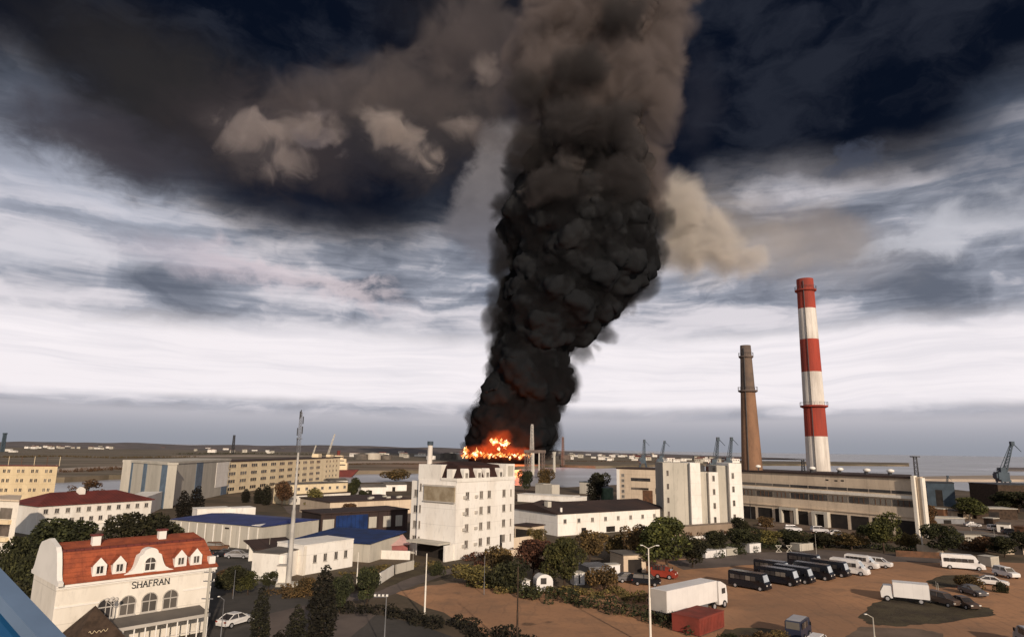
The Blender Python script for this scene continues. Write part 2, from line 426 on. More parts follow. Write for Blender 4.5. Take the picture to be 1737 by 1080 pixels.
def puffs(ylo, yhi, step, rr, seed, grow=0.0, edge=True):
    q = random.Random(seed); out = []
    y = ylo
    while y > yhi:
        l, r_ = col_edges(y); c = AT((l+r_)/2, y, FIRE_Y); L = AT(l, y, FIRE_Y); Rr = AT(r_, y, FIRE_Y)
        hw = (Rr.x-L.x)/2*.94*(.70+.30*max(0, min(1, (y-210)/130))); core = hw*0.60
        out.append(((c.x, c.y, c.z), core+grow, .8))
        for _ in range(5):
            an = q.uniform(0, 2*math.pi); rad = q.uniform(*rr)*(.65+.5*hw/80); rad = min(rad, hw*.6)
            k = hw-rad
            out.append(((c.x+k*math.cos(an)*1.0, c.y+k*math.sin(an)*.9, c.z+q.uniform(-8, 8)), rad+grow, q.uniform(.8, 1.0)))
        for sgn in (-1, 1):
            rad = q.uniform(rr[0]*.7, rr[1]*.7); rad = min(rad, hw*.5)
            out.append(((c.x+sgn*(hw-rad*q.uniform(.75, 1.15)), c.y+q.uniform(-20, 20), c.z+q.uniform(-5, 5)), rad+grow, .9))
        y -= step
    return out
def build_smoke():
    t = thing('smoke_plume', 'huge black and brown smoke column leaning right above the fire', 'smoke', (AT(850, 790, FIRE_Y).x, FIRE_Y, 0))
    inv = Vector(t.location)
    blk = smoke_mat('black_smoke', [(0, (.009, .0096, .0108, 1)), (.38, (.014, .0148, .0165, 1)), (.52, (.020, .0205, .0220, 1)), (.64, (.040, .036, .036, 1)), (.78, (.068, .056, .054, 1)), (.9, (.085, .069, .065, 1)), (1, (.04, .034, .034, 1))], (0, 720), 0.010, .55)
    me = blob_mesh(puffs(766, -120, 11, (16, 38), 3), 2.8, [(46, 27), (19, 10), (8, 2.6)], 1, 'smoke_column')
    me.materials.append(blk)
    o = link('smoke_column', me, t); o.location = -inv
    # soft fringe of thinning smoke around the dense column
    lo = blob_mesh(puffs(764, 330, 12, (16, 38), 3, 5.0), 4.0, [(34, 15), (15, 9), (7, 5)], 1, 'smoke_fringe')
    lo.materials.append(vol_mat('black_fringe', (.035, .034, .036), .05)); o = link('smoke_fringe', lo, t); o.location = -inv
    if 0: hi = blob_mesh(puffs(345, -120, 14, (20, 44), 5, 9.0), 5.0, [(40, 20), (17, 11), (8, 6)], 1, 'smoke_fringe')
    if 0: hi.materials.append(vol_mat('brown_fringe', (.17, .145, .13), .03)); o = link('smoke_fringe', hi, t); o.location = -inv
def cloud_mat(name, colr, dens, nscale, emit=None, cover=.30, A=1.5):
    m = bpy.data.materials.new(name); m.use_nodes = True; nt_ = m.node_tree; nt_.nodes.clear(); S.nt = nt_
    tc = nt_.nodes.new('ShaderNodeTexCoord'); ln = nt_.nodes.new('ShaderNodeVectorMath'); ln.operation = 'LENGTH'
    nt_.links.new(tc.outputs['Object'], ln.inputs[0]); r = S(ln.outputs['Value'])
    g = nt_.nodes.new('ShaderNodeNewGeometry')
    n = nz(g.outputs['Position'], nscale, 5, .6, .8)
    k = (1.0-r)*.9 + (n-0.5)*A
    d = sstep(k, cover-.10, cover+.30)*sstep(1.0-r, 0.0, .22)
    v = nt_.nodes.new('ShaderNodeVolumePrincipled'); v.inputs['Color'].default_value = tuple(colr)+(1,)
    nt_.links.new((d*dens).k, v.inputs['Density'])
    if emit:
        v.inputs['Emission Color'].default_value = tuple(emit[0])+(1,); nt_.links.new((d*emit[1]).k, v.inputs['Emission Strength'])
    o = nt_.nodes.new('ShaderNodeOutputMaterial'); nt_.links.new(v.outputs[0], o.inputs['Volume']); return m
UNIT = None
def unit_ball():
    global UNIT
    if UNIT is None:
        import bmesh
        b = bmesh.new(); bmesh.ops.create_icosphere(b, subdivisions=3, radius=1); UNIT = bpy.data.meshes.new('smoke_ball'); b.to_mesh(UNIT); b.free()
    return UNIT
def soft_cloud(t, ells, m, name='puff', Y=1000):
    base = Vector(t.location)
    me = unit_ball().copy(); me.name = name; me.materials.append(m)
    for (px, py, rx, ry, tilt, dep, dy) in ells:
        c = AT(px, py, Y+dy); k = (Y+dy)/FPX
        o = link(name, me, t, c-base, rot=(0, R(tilt), 0), scale=(rx*k, dep, ry*k))
def build_puffs():
    sc.cycles.volume_bounces = 1; sc.cycles.volume_step_rate = .6; sc.cycles.volume_max_steps = 512
    def C(label, ells, colr, dens, nscale, Y, **k):
        p = AT(ells[0][0], ells[0][1], Y); t = thing('smoke_cloud', label, 'smoke', p); soft_cloud(t, ells, cloud_mat('cloud_smoke', colr, dens, nscale, **k), Y=Y); return t
    C('pale beige smoke cloud catching the sun right of the column', [(1150, 352, 72, 92, 0, 60, 0), (1190, 400, 85, 85, -20, 60, 15), (1240, 440, 80, 55, 0, 50, 30), (1150, 430, 80, 60, 0, 50, 10)], (.97, .90, .82), .034, .018, 1010, cover=.22, A=1.4)
    C('thin beige smoke haze between the beige cloud and the striped chimney', [(1290, 420, 130, 70, 0, 70, 0), (1380, 400, 140, 80, 0, 70, 20)], (.80, .74, .68), .0045, .012, 1120, cover=.2, A=1.0)
    C('pale brownish smoke cloud, leftmost of the lit lumps under the dark deck', [(430, 225, 115, 62, -5, 60, 0), (478, 272, 78, 60, 10, 60, 20), (520, 215, 110, 50, 0, 60, 30)], (.62, .55, .53), .014, .017, 1150, cover=.42, A=2.2)
    C('diagonal pale smoke cloud between the left lump and the column', [(645, 212, 80, 55, 35, 50, 0), (700, 245, 90, 48, 35, 50, 10), (736, 264, 48, 42, 0, 40, 0)], (.72, .64, .60), .018, .019, 1150, cover=.40, A=2.0)
    C('pale smoke wisp touching the left side of the column', [(800, 218, 85, 38, 14, 40, 0), (850, 236, 70, 44, 0, 50, 0), (825, 120, 44, 44, 0, 40, 0)], (.68, .60, .57), .014, .020, 1100, cover=.36, A=1.8)
    C('dim brown smoke drifting left from the top of the column', [(800, 60, 150, 110, 0, 120, 0), (700, 150, 160, 90, 0, 120, 60), (560, 170, 160, 80, 0, 120, 90), (860, 160, 80, 120, 0, 90, 0)], (.27, .235, .23), .006, .012, 1120, cover=.24, A=1.8)
    t = bpy.data.objects['smoke_plume']
    m = cloud_mat('brown_drift', (.29, .245, .232), .034, .018, cover=.24, A=1.5); md_ = cloud_mat('dark_brown_drift', (.10, .092, .092), .05, .020, cover=.26, A=1.8)
    soft_cloud(t, [(925, 60, 75, 120, 0, 80, -40), (1000, 20, 110, 130, 0, 90, -60), (1100, 60, 95, 130, 0, 80, -30), (1115, 190, 62, 110, 8, 60, -30), (905, 190, 55, 80, 0, 60, -30), (1000, 170, 120, 100, 0, 60, -75), (1105, 300, 45, 90, 0, 50, -30), (890, 110, 60, 60, 0, 60, 0), (1060, 110, 100, 100, 0, 60, -85), (940, 120, 90, 90, 0, 60, -85), (1125, 120, 55, 100, 6, 70, 0), (1140, 20, 65, 90, 0, 70, 0)], m, 'smoke_wisp', FIRE_Y)
    soft_cloud(t, [(985, 110, 70, 60, 0, 50, -125), (900, 250, 70, 60, 0, 50, -70), (1040, 215, 90, 65, 10, 50, -110), (970, 200, 90, 70, 0, 50, -115), (900, 150, 60, 60, 0, 50, -90), (1050, 300, 80, 60, 0, 50, -90), (940, 320, 80, 60, 0, 50, -90), (1060, 30, 60, 60, 0, 50, -120)], md_, 'smoke_wisp', FIRE_Y)
    m = cloud_mat('dark_drift', (.07, .07, .075), .06, .022, cover=.26, A=1.8)
    soft_cloud(t, [(990, 590, 42, 45, 20, 30, 0), (1040, 520, 50, 50, 20, 30, 0), (850, 590, 34, 50, 0, 30, 0), (860, 420, 44, 60, 0, 40, 0), (1100, 430, 44, 60, 0, 40, 0), (940, 730, 30, 50, 0, 25, 0), (810, 720, 30, 45, 10, 25, 0), (880, 300, 44, 60, 0, 40, 0), (850, 500, 34, 50, 0, 30, 0), (965, 650, 30, 50, 0, 30, 0), (1085, 480, 44, 44, 0, 30, 0), (1020, 560, 40, 36, 0, 30, 0), (845, 640, 34, 44, 0, 30, 0), (860, 350, 44, 50, 0, 40, 0), (1110, 370, 44, 60, 0, 40, 0), (855, 460, 36, 44, 0, 30, 0), (845, 545, 36, 44, 0, 30, 0), (945, 690, 30, 44, 0, 25, 0), (825, 680, 30, 40, 0, 25, 0)], m, 'smoke_wisp', FIRE_Y)
# ---------------------------------------------------------------- materials used across the scene
M = dict(
 ground=mat('mixed_ground', (.075, .058, .036), .95, col2=(.14, .10, .065), scale=.06, bump=.4),
 dirt=mat('packed_dirt', (.43, .215, .105), .95, col2=(.30, .155, .085), scale=.05, bump=.3, det=9),
 dirt2=mat('grey_dirt', (.20, .14, .10), .95, col2=(.12, .085, .06), scale=.12, bump=.3),
 asphalt=mat('asphalt', (.085, .075, .066), .9, col2=(.055, .05, .045), scale=.15, bump=.2),
 yard=mat('yard_paving', (.16, .125, .105), .9, col2=(.10, .08, .07), scale=.12),
 grass=mat('short_grass', (.085, .066, .036), .95, col2=(.050, .036, .022), scale=.3, bump=.5),
 kerb=mat('kerb_stone', (.42, .38, .34), .9),
 steppe=mat('dry_steppe', (.21, .165, .115), .95, col2=(.085, .07, .045), scale=.02, det=9, stretch=(.35, 1, 1)),
 sand=mat('pale_shore', (.42, .34, .27), .95, col2=(.30, .24, .19), scale=.02),
 hill=mat('far_hill', (.17, .14, .135), .95, col2=(.09, .08, .075), scale=.012),
 cream=mat('cream_plaster', (.80, .74, .65), .9, col2=(.70, .64, .55), scale=.25, stretch=(1, 1, .35)),
 white=mat('white_plaster', (.82, .78, .71), .9, col2=(.72, .67, .60), scale=.3, stretch=(1, 1, .35)),
 yellow=mat('yellow_plaster', (.66, .53, .34), .9, col2=(.54, .43, .27), scale=.2, stretch=(1, 1, .4)),
 ochre=mat('pale_ochre_plaster', (.80, .66, .44), .9, col2=(.70, .56, .37), scale=.15, stretch=(1, 1, .4)),
 concrete=mat('stained_concrete', (.68, .55, .41), .92, col2=(.54, .43, .32), scale=.22, stretch=(1, 1, .25)),
 tan=mat('tan_plinth', (.30, .225, .165), .92, col2=(.24, .18, .13), scale=.3, stretch=(1, 1, .3)),
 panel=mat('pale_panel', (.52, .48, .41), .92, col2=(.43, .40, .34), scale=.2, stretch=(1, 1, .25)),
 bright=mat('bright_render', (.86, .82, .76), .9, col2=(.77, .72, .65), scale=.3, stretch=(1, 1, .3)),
 trim=mat('white_trim', (.84, .80, .74), .8, var=.05),
 redroof=mat('orange_red_roof_tiles', (.37, .090, .038), .85, col2=(.24, .06, .03), scale=.7, bump=.3),
 darkred=mat('dark_red_roof', (.16, .035, .028), .8, col2=(.11, .028, .024), scale=.3),
 brownroof=mat('brown_bitumen_roof', (.060, .036, .030), .9, col2=(.038, .026, .024), scale=.12),
 flatroof=mat('grey_felt_roof', (.16, .14, .12), .95, col2=(.10, .09, .08), scale=.15),
 blueroof=mat('blue_metal_roof', (.035, .05, .17), .6, col2=(.025, .035, .12), scale=.3, spec=.5),
 deepblue=mat('deep_blue_sheet', (.010, .035, .14), .6, col2=(.007, .02, .075), scale=.4),
 pink=mat('faded_pink_roof', (.62, .40, .37), .8, col2=(.52, .33, .30), scale=.5),
 pinkred=mat('dark_pink_wall', (.34, .12, .11), .85, col2=(.26, .09, .085), scale=.5),
 glass=mat('dark_window_glass', (.055, .05, .05), .15, var=.3, scale=.5, spec=.6),
 glass2=mat('dim_window_glass', (.16, .13, .11), .2, var=.5, scale=.3, spec=.6),
 frame=mat('grey_window_frame', (.50, .46, .41), .7, var=.1),
 dark=mat('dark_opening', (.016, .013, .012), .9, col2=(.03, .024, .02), scale=.4),
 brick=mat('weathered_brick', (.27, .150, .090), .92, col2=(.19, .11, .07), scale=.35, bump=.4, stretch=(1, 1, .4)),
 brickdark=mat('sooty_brick', (.11, .085, .075), .92, col2=(.16, .12, .10), scale=.3),
 red=mat('red_chimney_paint', (.38, .060, .038), .88, col2=(.24, .048, .035), scale=.25, stretch=(1, 1, .2)),
 chwhite=mat('white_chimney_paint', (.78, .72, .65), .88, col2=(.50, .45, .40), scale=.3, stretch=(1, 1, .15)),
 steel=mat('grey_steel', (.22, .22, .23), .6, var=.2, metal=.3),
 pale_steel=mat('pale_steel', (.50, .47, .43), .6, var=.2),
 darksteel=mat('dark_steel', (.045, .045, .05), .6, var=.2),
 bluestrip=mat('blue_grey_panel', (.13, .18, .24), .8, var=.15),
 bluesteel=mat('blue_grey_steel', (.06, .085, .11), .6, var=.2),
 rust=mat('rusty_metal', (.16, .075, .04), .85, col2=(.09, .05, .03), scale=.8),
 wood=mat('dark_timber', (.07, .045, .03), .9, var=.3, scale=1.5),
 bluepaint=mat('blue_railing_paint', (.010, .10, .26), .45, var=.2, scale=2, spec=.5),
 palerail=mat('pale_blue_rail', (.17, .25, .38), .4, var=.12, scale=3, spec=.5),
 vblack=mat('black_car_paint', (.012, .013, .018), .25, var=.2, spec=.6),
 vwhite=mat('white_car_paint', (.78, .75, .72), .35, var=.06, spec=.5),
 vblue=mat('dark_blue_car_paint', (.03, .035, .06), .35, var=.1, spec=.5),
 vsilver=mat('silver_car_paint', (.45, .44, .45), .35, var=.08, spec=.5, metal=.3),
 vgrey=mat('grey_car_paint', (.13, .125, .13), .35, var=.1, spec=.5),
 vbrown=mat('brown_car_paint', (.09, .06, .045), .4, var=.1, spec=.5),
 vred=mat('red_car_paint', (.28, .04, .022), .4, var=.1, spec=.5),
 redbox=mat('red_container_paint', (.25, .05, .034), .8, col2=(.17, .04, .028), scale=.6),
 tyre=mat('tyre_rubber', (.012, .012, .012), .9, var=.1),
 screen=mat('windscreen_glass', (.50, .56, .62), .35, var=.2, spec=.8),
 lamp=mat('lamp_glass', (.75, .72, .66), .2, var=.02, spec=.6),
)
for k_, ax_, g_, w_, dk_ in (('blueroof', 0, 1.1, .07, .55), ('deepblue', 0, 1.1, .07, .5), ('darkred', 0, .8, .08, .6), ('brownroof', 0, 2.5, .10, .6), ('bright', 2, 3.1, .05, .80), ('cream', 2, 3.2, .05, .82), ('panel', 0, 2.9, .06, .72), ('concrete', 2, 2.4, .06, .78), ('concrete', 0, 6.0, .07, .75), ('ochre', 2, 3.3, .06, .82), ('yellow', 2, 3.2, .06, .82), ('vwhite', 0, 1.2, .015, .8)): seams(M[k_], ax_, g_, w_, dk_)
seams(M['redroof'], 2, .42, .06, .78); seams(M['redroof'], 0, 2.2, .03, .8)
for k_ in ('glass', 'glass2'):
    m_ = M[k_]; S.nt = m_.node_tree; b_ = m_.node_tree.nodes['Principled BSDF']; oi_ = m_.node_tree.nodes.new('ShaderNodeObjectInfo'); src_ = b_.inputs['Base Color'].links[0].from_socket
    m_.node_tree.links.new(mixc(sstep(S(oi_.outputs['Random']), .45, 1.0)*.42, src_, (.34, .30, .25, 1)), b_.inputs['Base Color'])
def dirt_mat():
    m = M['dirt']; S.nt = m.node_tree; b = m.node_tree.nodes['Principled BSDF']
    g = m.node_tree.nodes.new('ShaderNodeNewGeometry'); v = g.outputs['Position']
    a = nz(v, .035, 6, .6, .6); c = nz(v, .22, 8, .65); f = nz(v, 1.6, 6, .7)
    o = mixc(sstep(a, .38, .62), (.47, .245, .125, 1), (.33, .18, .10, 1)); o = mixc(sstep(c, .48, .66)*.6, o, (.25, .15, .09, 1)); o = mixc(sstep(f, .5, .72)*.45, o, (.17, .10, .065, 1))
    w = m.node_tree.nodes.new('ShaderNodeTexWave'); m.node_tree.links.new(v, w.inputs['Vector']); w.inputs['Scale'].default_value = .16; w.inputs['Distortion'].default_value = 14; w.inputs['Detail'].default_value = 3; w.inputs['Detail Scale'].default_value = .35
    rut = sstep(S(w.outputs['Fac']), .93, .99)*sstep(nz(v, .05, 3, .5), .45, .6)
    o = mixc(rut*.33, o, (.20, .12, .075, 1)); pud = sstep(nz(v, .09, 4, .5), .66, .70); o = mixc(pud*.7, o, (.12, .08, .055, 1))
    m.node_tree.links.new(o, b.inputs['Base Color']); m.node_tree.links.new((1.0-pud*.6).k, b.inputs['Roughness'])
dirt_mat()
def glass_white():
    return M['frame']
# ---------------------------------------------------------------- ground, water, roads
def sheet(name, pts, z, m, thick=0.0, wob=0.0, seed=1, sub=6):
    import bmesh
    P = [Vector((p[0], p[1], z)) for p in pts]
    if wob:
        Q = []; q = random.Random(seed)
        for a, b in zip(P, P[1:]+P[:1]):
            n = Vector((b.y-a.y, a.x-b.x, 0)).normalized(); L = (b-a).length
            for k in range(sub):
                t = k/sub; p = a.lerp(b, t)
                if k: p = p+n*(q.uniform(-1, 1)*wob)
                Q.append(p)
        P = Q
    bm = bmesh.new(); vs = [bm.verts.new(p) for p in P]; f = bm.faces.new(vs)
    f.normal_update()
    if f.normal.z < 0: f.normal_flip()
    if thick:
        r = bmesh.ops.extrude_face_region(bm, geom=[f]); 
        for v in [g for g in r['geom'] if isinstance(g, bmesh.types.BMVert)]: v.co.z -= thick
        bmesh.ops.recalc_face_normals(bm, faces=bm.faces[:])
    bmesh.ops.triangulate(bm, faces=[g for g in bm.faces if len(g.verts) > 4])
    me = bpy.data.meshes.new(name); bm.to_mesh(me); bm.free(); me.materials.append(m)
    o = link(name, me); o['kind'] = 'structure'; return o
def GP(pts, z=0.0): return [G(x, y, z) for x, y in pts]
def water_mat():
    m = bpy.data.materials.new('bay_water'); m.use_nodes = True; S.nt = m.node_tree; b = m.node_tree.nodes['Principled BSDF']
    b.inputs['Base Color'].default_value = (.38, .39, .42, 1); b.inputs['Roughness'].default_value = .32; b.inputs['IOR'].default_value = 1.33
    g = m.node_tree.nodes.new('ShaderNodeNewGeometry')
    mp = m.node_tree.nodes.new('ShaderNodeMapping'); mp.inputs['Scale'].default_value = (.05, .12, 1); m.node_tree.links.new(g.outputs['Position'], mp.inputs['Vector'])
    n = nz(mp.outputs[0], 1.0, 8, .65); bn = m.node_tree.nodes.new('ShaderNodeBump'); bn.inputs['Strength'].default_value = .12; bn.inputs['Distance'].default_value = 1.0
    m.node_tree.links.new(n.k, bn.inputs['Height']); m.node_tree.links.new(bn.outputs[0], b.inputs['Normal'])
    r = nz(mp.outputs[0], .12, 4, .5); m.node_tree.links.new((r*.5+.1).k, b.inputs['Roughness']); return m
def build_ground():
    sheet('sea_water', [(-30000, -2000), (30000, -2000), (30000, 50000), (-30000, 50000)], -2.0, water_mat())
    near = [(-400, -120), (400, -120)] + [tuple(G(x, y)[:2]) for x, y in [(2300, 850), (1900, 846), (1737, 838), (1640, 832), (1580, 826), (1480, 818), (1300, 815), (1180, 815), (1040, 822), (960, 826), (880, 823), (790, 819), (690, 816), (600, 818), (470, 826), (380, 832), (230, 838), (60, 838), (-300, 846)]]
    sheet('ground', near, 0.0, M['ground'], thick=4, wob=.8, seed=4, sub=4)
    # far shore, hills
    nr = [(-900, 826), (-100, 814), (40, 809), (110, 809), (170, 806), (240, 803), (420, 800), (520, 799), (600, 798), (700, 797), (800, 795), (880, 791), (950, 788), (1010, 790), (1060, 789), (1150, 787.5), (1260, 786.5), (1400, 786.8), (1480, 787.5), (1542, 788)]
    fr = [(1540, 784.5), (1480, 783.6), (1400, 782.3), (1262, 781), (1240, 779), (1150, 775), (1040, 770), (990, 766.5)]
    g1 = [tuple(G(x, y, 1)[:2]) for x, y in nr+fr]
    sheet('far_land', g1+[(900, 9000), (-12000, 9000)], 1.0, M['steppe'], thick=5, wob=2.5, seed=8, sub=4)
    sheet('far_shore_beach', GP([(545, 783), (640, 781.5), (700, 781.5), (790, 783), (800, 785), (690, 784), (600, 785), (540, 786)], 1.05), 1.05, M['sand'])
    sheet('far_shore_beach', GP([(-60, 799), (60, 797), (130, 792), (205, 790), (215, 793), (150, 797), (100, 801), (-60, 806)], 1.05), 1.05, M['sand'])
    sheet('far_shore_beach', GP([(290, 773), (420, 771.5), (520, 773), (600, 772.5), (600, 774), (420, 774), (290, 775)], 1.05), 1.05, M['sand'])
    # rolling hills behind the bay
    q = random.Random(5); mb = MB(); nx, ny = 120, 12
    xs = [-5200+i*(6300/(nx-1)) for i in range(nx)]
    vs = []
    for j in range(ny):
        Y = 2300+j*260
        for i, x in enumerate(xs):
            e = math.sin(math.pi*j/(ny-1))**.7; fade = max(0, min(1, (900-x)/900))
            h = (17+20*mnoise.noise(Vector((x/700, Y/600, 2)))+9*mnoise.noise(Vector((x/180, Y/300, 5))))*e*fade
            vs.append((x, Y, 1.1+max(0, h)*.85))
    mb.add(vs, [(j*nx+i, j*nx+i+1, (j+1)*nx+i+1, (j+1)*nx+i) for j in range(ny-1) for i in range(nx-1)])
    struct('hills', mb, M['hill']).data.polygons.foreach_set('use_smooth', [True]*((nx-1)*(ny-1)))
    # distant spit at the right edge
    sheet('spit', GP([(1690, 796), (2100, 802), (2100, 798), (1700, 792.5)], 0), 0.5, M['hill'], thick=4)
    sheet('foam_glitter_strip', GP([(1470, 811), (1560, 808), (1680, 806), (1900, 809), (1900, 813), (1680, 813), (1560, 812)]), .3, M['sand'], thick=4, wob=.6, seed=41)  # pale sheet painting the foam and glitter strip on the sea
    # dirt lots, roads, yards: thin sheets on the ground
    sheet('dirt_lot', GP([(664, 1003), (760, 988), (850, 985), (930, 1000), (1000, 1000), (1060, 960), (1120, 948), (1190, 946), (1300, 938), (1390, 934), (1480, 936), (1560, 944), (1640, 950), (1800, 958), (2300, 1000), (2300, 1400), (1300, 1300), (900, 1130), (800, 1060)]), .004, M['dirt'], wob=.5, seed=2)
    sheet('dirt_lot', GP([(1130, 952), (1260, 938), (1400, 932), (1560, 941), (1640, 949), (1640, 955), (1500, 952), (1300, 955), (1160, 966)]), .010, M['yard'], wob=.3, seed=12)
    sheet('road', GP([(330, 1110), (300, 960), (370, 925), (450, 905), (560, 905), (470, 950), (440, 975), (500, 1010), (590, 1030), (700, 1055), (800, 1090), (900, 1150), (600, 1300)]), .004, M['asphalt'], wob=.2, seed=3)
    sheet('yard', GP([(420, 1050), (560, 1015), (640, 1040), (560, 1110), (470, 1150)]), .008, M['yard'], wob=.2, seed=31)
    sheet('yard', GP([(640, 985), (700, 963), (800, 955), (880, 950), (890, 962), (800, 975), (740, 985), (668, 998)]), .008, M['grass'], wob=.4, seed=15)
    sheet('path', GP([(560, 1010), (640, 1003), (700, 978), (770, 962), (776, 968), (710, 990), (655, 1012), (580, 1020)]), .012, M['yard'], wob=.2, seed=16)
    sheet('grass_verge', GP([(1455, 1046), (1480, 1022), (1520, 1012), (1600, 1020), (1680, 1030), (1690, 1042), (1600, 1056), (1520, 1062), (1475, 1058)]), .010, M['grass'], wob=.3, seed=17)
    sheet('grass_verge', GP([(1570, 986), (1600, 975), (1660, 974), (1672, 990), (1640, 996), (1590, 996)]), .010, M['grass'], wob=.3, seed=18)
    sheet('grass_verge', GP([(1205, 1110), (1230, 1066), (1290, 1064), (1335, 1072), (1345, 1120)]), .010, M['grass'], wob=.4, seed=19)
    sheet('concrete_apron', GP([(1434, 1078), (1460, 1062), (1560, 1066), (1600, 1074), (1600, 1120), (1440, 1120)]), .014, M['dirt2'], wob=.2, seed=20)
    sheet('yard', GP([(480, 858), (700, 850), (720, 880), (650, 890), (500, 880)]), .008, M['yard'], wob=.4, seed=21)
    sheet('yard', GP([(1270, 905), (1560, 910), (1737, 925), (1900, 900), (1737, 880), (1580, 870), (1300, 880)]), .006, M['dirt2'], wob=.4, seed=22)
build_ground()
# ---------------------------------------------------------------- the red-roofed restaurant
def gable_curve(w, h):                        # baroque outline, centred
    pts = [(-w/2, 0), (-w/2, .10*h), (-w*.40, .16*h)]
    for k in range(7):
        t = k/6; pts.append((-w*.38+w*.16*t, h*(.20+.52*t*t)))
    for k in range(9):
        a = math.pi*(1-k/8); pts.append((w*.15*math.cos(a), h*.80+h*.20*math.sin(a)))
    for k in range(6, -1, -1):
        t = k/6; pts.append((w*.38-w*.16*t, h*(.20+.52*t*t)))
    pts += [(w*.40, .16*h), (w/2, .10*h), (w/2, 0)]
    return pts
def glyphs(text, height, m, parent, name, loc, rot):
    W = {'S': ([[(1,.85),(.75,1),(.25,1),(0,.82),(.15,.6),(.85,.42),(1,.2),(.75,0),(.25,0),(0,.15)]], .62), 'H': ([[(0,0),(0,1)],[(1,0),(1,1)],[(0,.5),(1,.5)]], .66),
         'A': ([[(0,0),(.5,1),(1,0)],[(.2,.38),(.8,.38)]], .74), 'F': ([[(0,0),(0,1),(1,1)],[(0,.54),(.75,.54)]], .55), 'R': ([[(0,0),(0,1),(.7,1),(1,.85),(1,.68),(.7,.52),(0,.52)],[(.55,.52),(1,0)]], .64),
         'N': ([[(0,0),(0,1),(1,0),(1,1)]], .68)}
    mb = MB(); x = 0; r = height*.085
    for ch in text:
        st, w = W[ch]; w *= height
        for s in st:
            for a, b in zip(s, s[1:]):
                mb.tube((x+a[0]*w, 0, a[1]*height), (x+b[0]*w, 0, b[1]*height), r, n=5)
        if ch in 'HNFRA':
            for fx in ((0, 1) if ch in 'HAN' else (0,)): mb.tube((x+fx*w-r*2.2, 0, 0), (x+fx*w+r*2.2, 0, 0), r*.7, n=4)
        x += w+height*.24
    o = link(name, mb.mesh(name, m), parent, loc, 0, rot=rot); return o, x
def build_shafran():
    zE = 7.05
    A = G(97, 991, zE); B = G(361, 960, zE)
    b = Building('restaurant', 'cream two storey restaurant with orange-red mansard roof and the sign SHAFRAN', A, B, 9.0, zE, M['cream'])
    w, d = b.w, b.d
    # mansard roof: steep front slope with flared eave, low upper slope
    ov = .45; zt = HZ((A.x, A.y), 932)-.1; zt = max(zt, zE+2.6)
    pr = [(-ov, zE-.02), (-ov, zE+.12), (.35, zE+.7), (1.6, zE+2.9), (d/2, zE+3.5), (d-1.6, zE+2.9), (d-.35, zE+.7), (d+ov, zE+.12), (d+ov, zE-.02)]
    npr = len(pr); vr = [(.35, y_, z_) for y_, z_ in pr]+[(w+.45-max(0, z_-zE-.1)*.36, y_, z_) for y_, z_ in pr]
    rf = b.p('roof', MB().add(vr, [tuple(range(npr))[::-1], tuple(range(npr, 2*npr))]+[(i, (i+1) % npr, npr+(i+1) % npr, npr+i) for i in range(npr)]), M['redroof'])
    b.p('roof_ridge', MB().box(.4, 1.5, zE+2.86, w-.7, 1.75, zE+3.06), M['darkred'], parent=rf)
    for cx, cy in ((.22*w, 2.6), (.66*w, 2.9)):
        c = b.p('chimney', MB().box(cx, cy, zE+2.9, cx+.8, cy+.6, zE+4.1), M['trim'], parent=rf)
        part('chimney_cap', MB().box(cx-.12, cy-.12, zE+4.1, cx+.92, cy+.72, zE+4.28), M['darkred'], rf)
    # end gables
    gp = [(y, z) for y, z in [(-.75, zE-.1), (-.85, zE+.22), (-.3, zE+.4), (.1, zE+.9), (.55, zE+1.9), (1.1, zE+2.9), (1.7, zE+3.4), (d/2, zE+4.0), (d-1.7, zE+3.4), (d-1.1, zE+2.9), (d-.55, zE+1.9), (d-.1, zE+.9), (d+.3, zE+.4), (d+.85, zE+.22), (d+.75, zE-.1)]]
    b.p('end_gable', MB().prism(gp, -.12, .34, ax='x'), M['trim'])
    b.p('gable_block', MB().box(w-.55, -.2, zE+.35, w+.15, .5, zE+1.15), M['trim'])
    gq = [(-.75, zE-.1), (-.85, zE+.22), (-.2, zE+.5), (.3, zE+1.1), (.9, zE+2.0), (1.7, zE+2.95), (d-1.7, zE+2.95), (d-.9, zE+2.0), (d+.2, zE+.5), (d+.85, zE+.22), (d+.75, zE-.1)]
    b.p('cornice', MB().box(-.1, -.28, zE-.32, w+.4, -.002, zE-.03).box(-.05, -.12, zE-.5, w+.2, -.002, zE-.325), M['trim'])
    b.p('string_course', MB().box(0, -.08, 4.75, w*.26, -.002, 4.9), M['trim']); b.p('string_course', MB().box(w*.80, -.08, 4.75, w, -.002, 4.9), M['trim'])
    # centre gable
    gw, gh = 5.0, 2.75; cx = w*.545
    g = b.p('centre_gable', MB().prism([(cx+x, zE+z) for x, z in gable_curve(gw, gh)], -.30, .9), M['trim'])
    gm = win_mesh(1.15, .85, M['trim'], M['glass'], arch=True)
    link('window', gm, g, (cx, -.31, zE+.38))
    # dormers
    dm = win_mesh(.74, .85, M['trim'], M['glass'], sill=False)
    for fx in (.235, .355, .76, .87):
        x = w*fx
        dn = b.p('dormer', MB().prism([(x-.64, zE+.42), (x+.64, zE+.42), (x+.64, zE+1.45), (x, zE+2.2), (x-.64, zE+1.45)], -.06, 1.3), M['trim'])
        link('window', dm, dn, (x, -.07, zE+.58))
        part('dormer_roof', MB().prism([(x-.76, zE+1.36), (x-.64, zE+1.46), (x, zE+2.21), (x+.64, zE+1.46), (x+.76, zE+1.36), (x, zE+2.32)], .02, 1.35), M['redroof'], dn)
    # arched windows
    am = win_mesh(1.6, 1.2, M['frame'], M['glass'], arch=True)
    for fx in (.30, .435, .575, .715): b.win(am, w*fx, 3.1)
    lw = win_mesh(.8, 1.0, M['frame'], M['glass'])
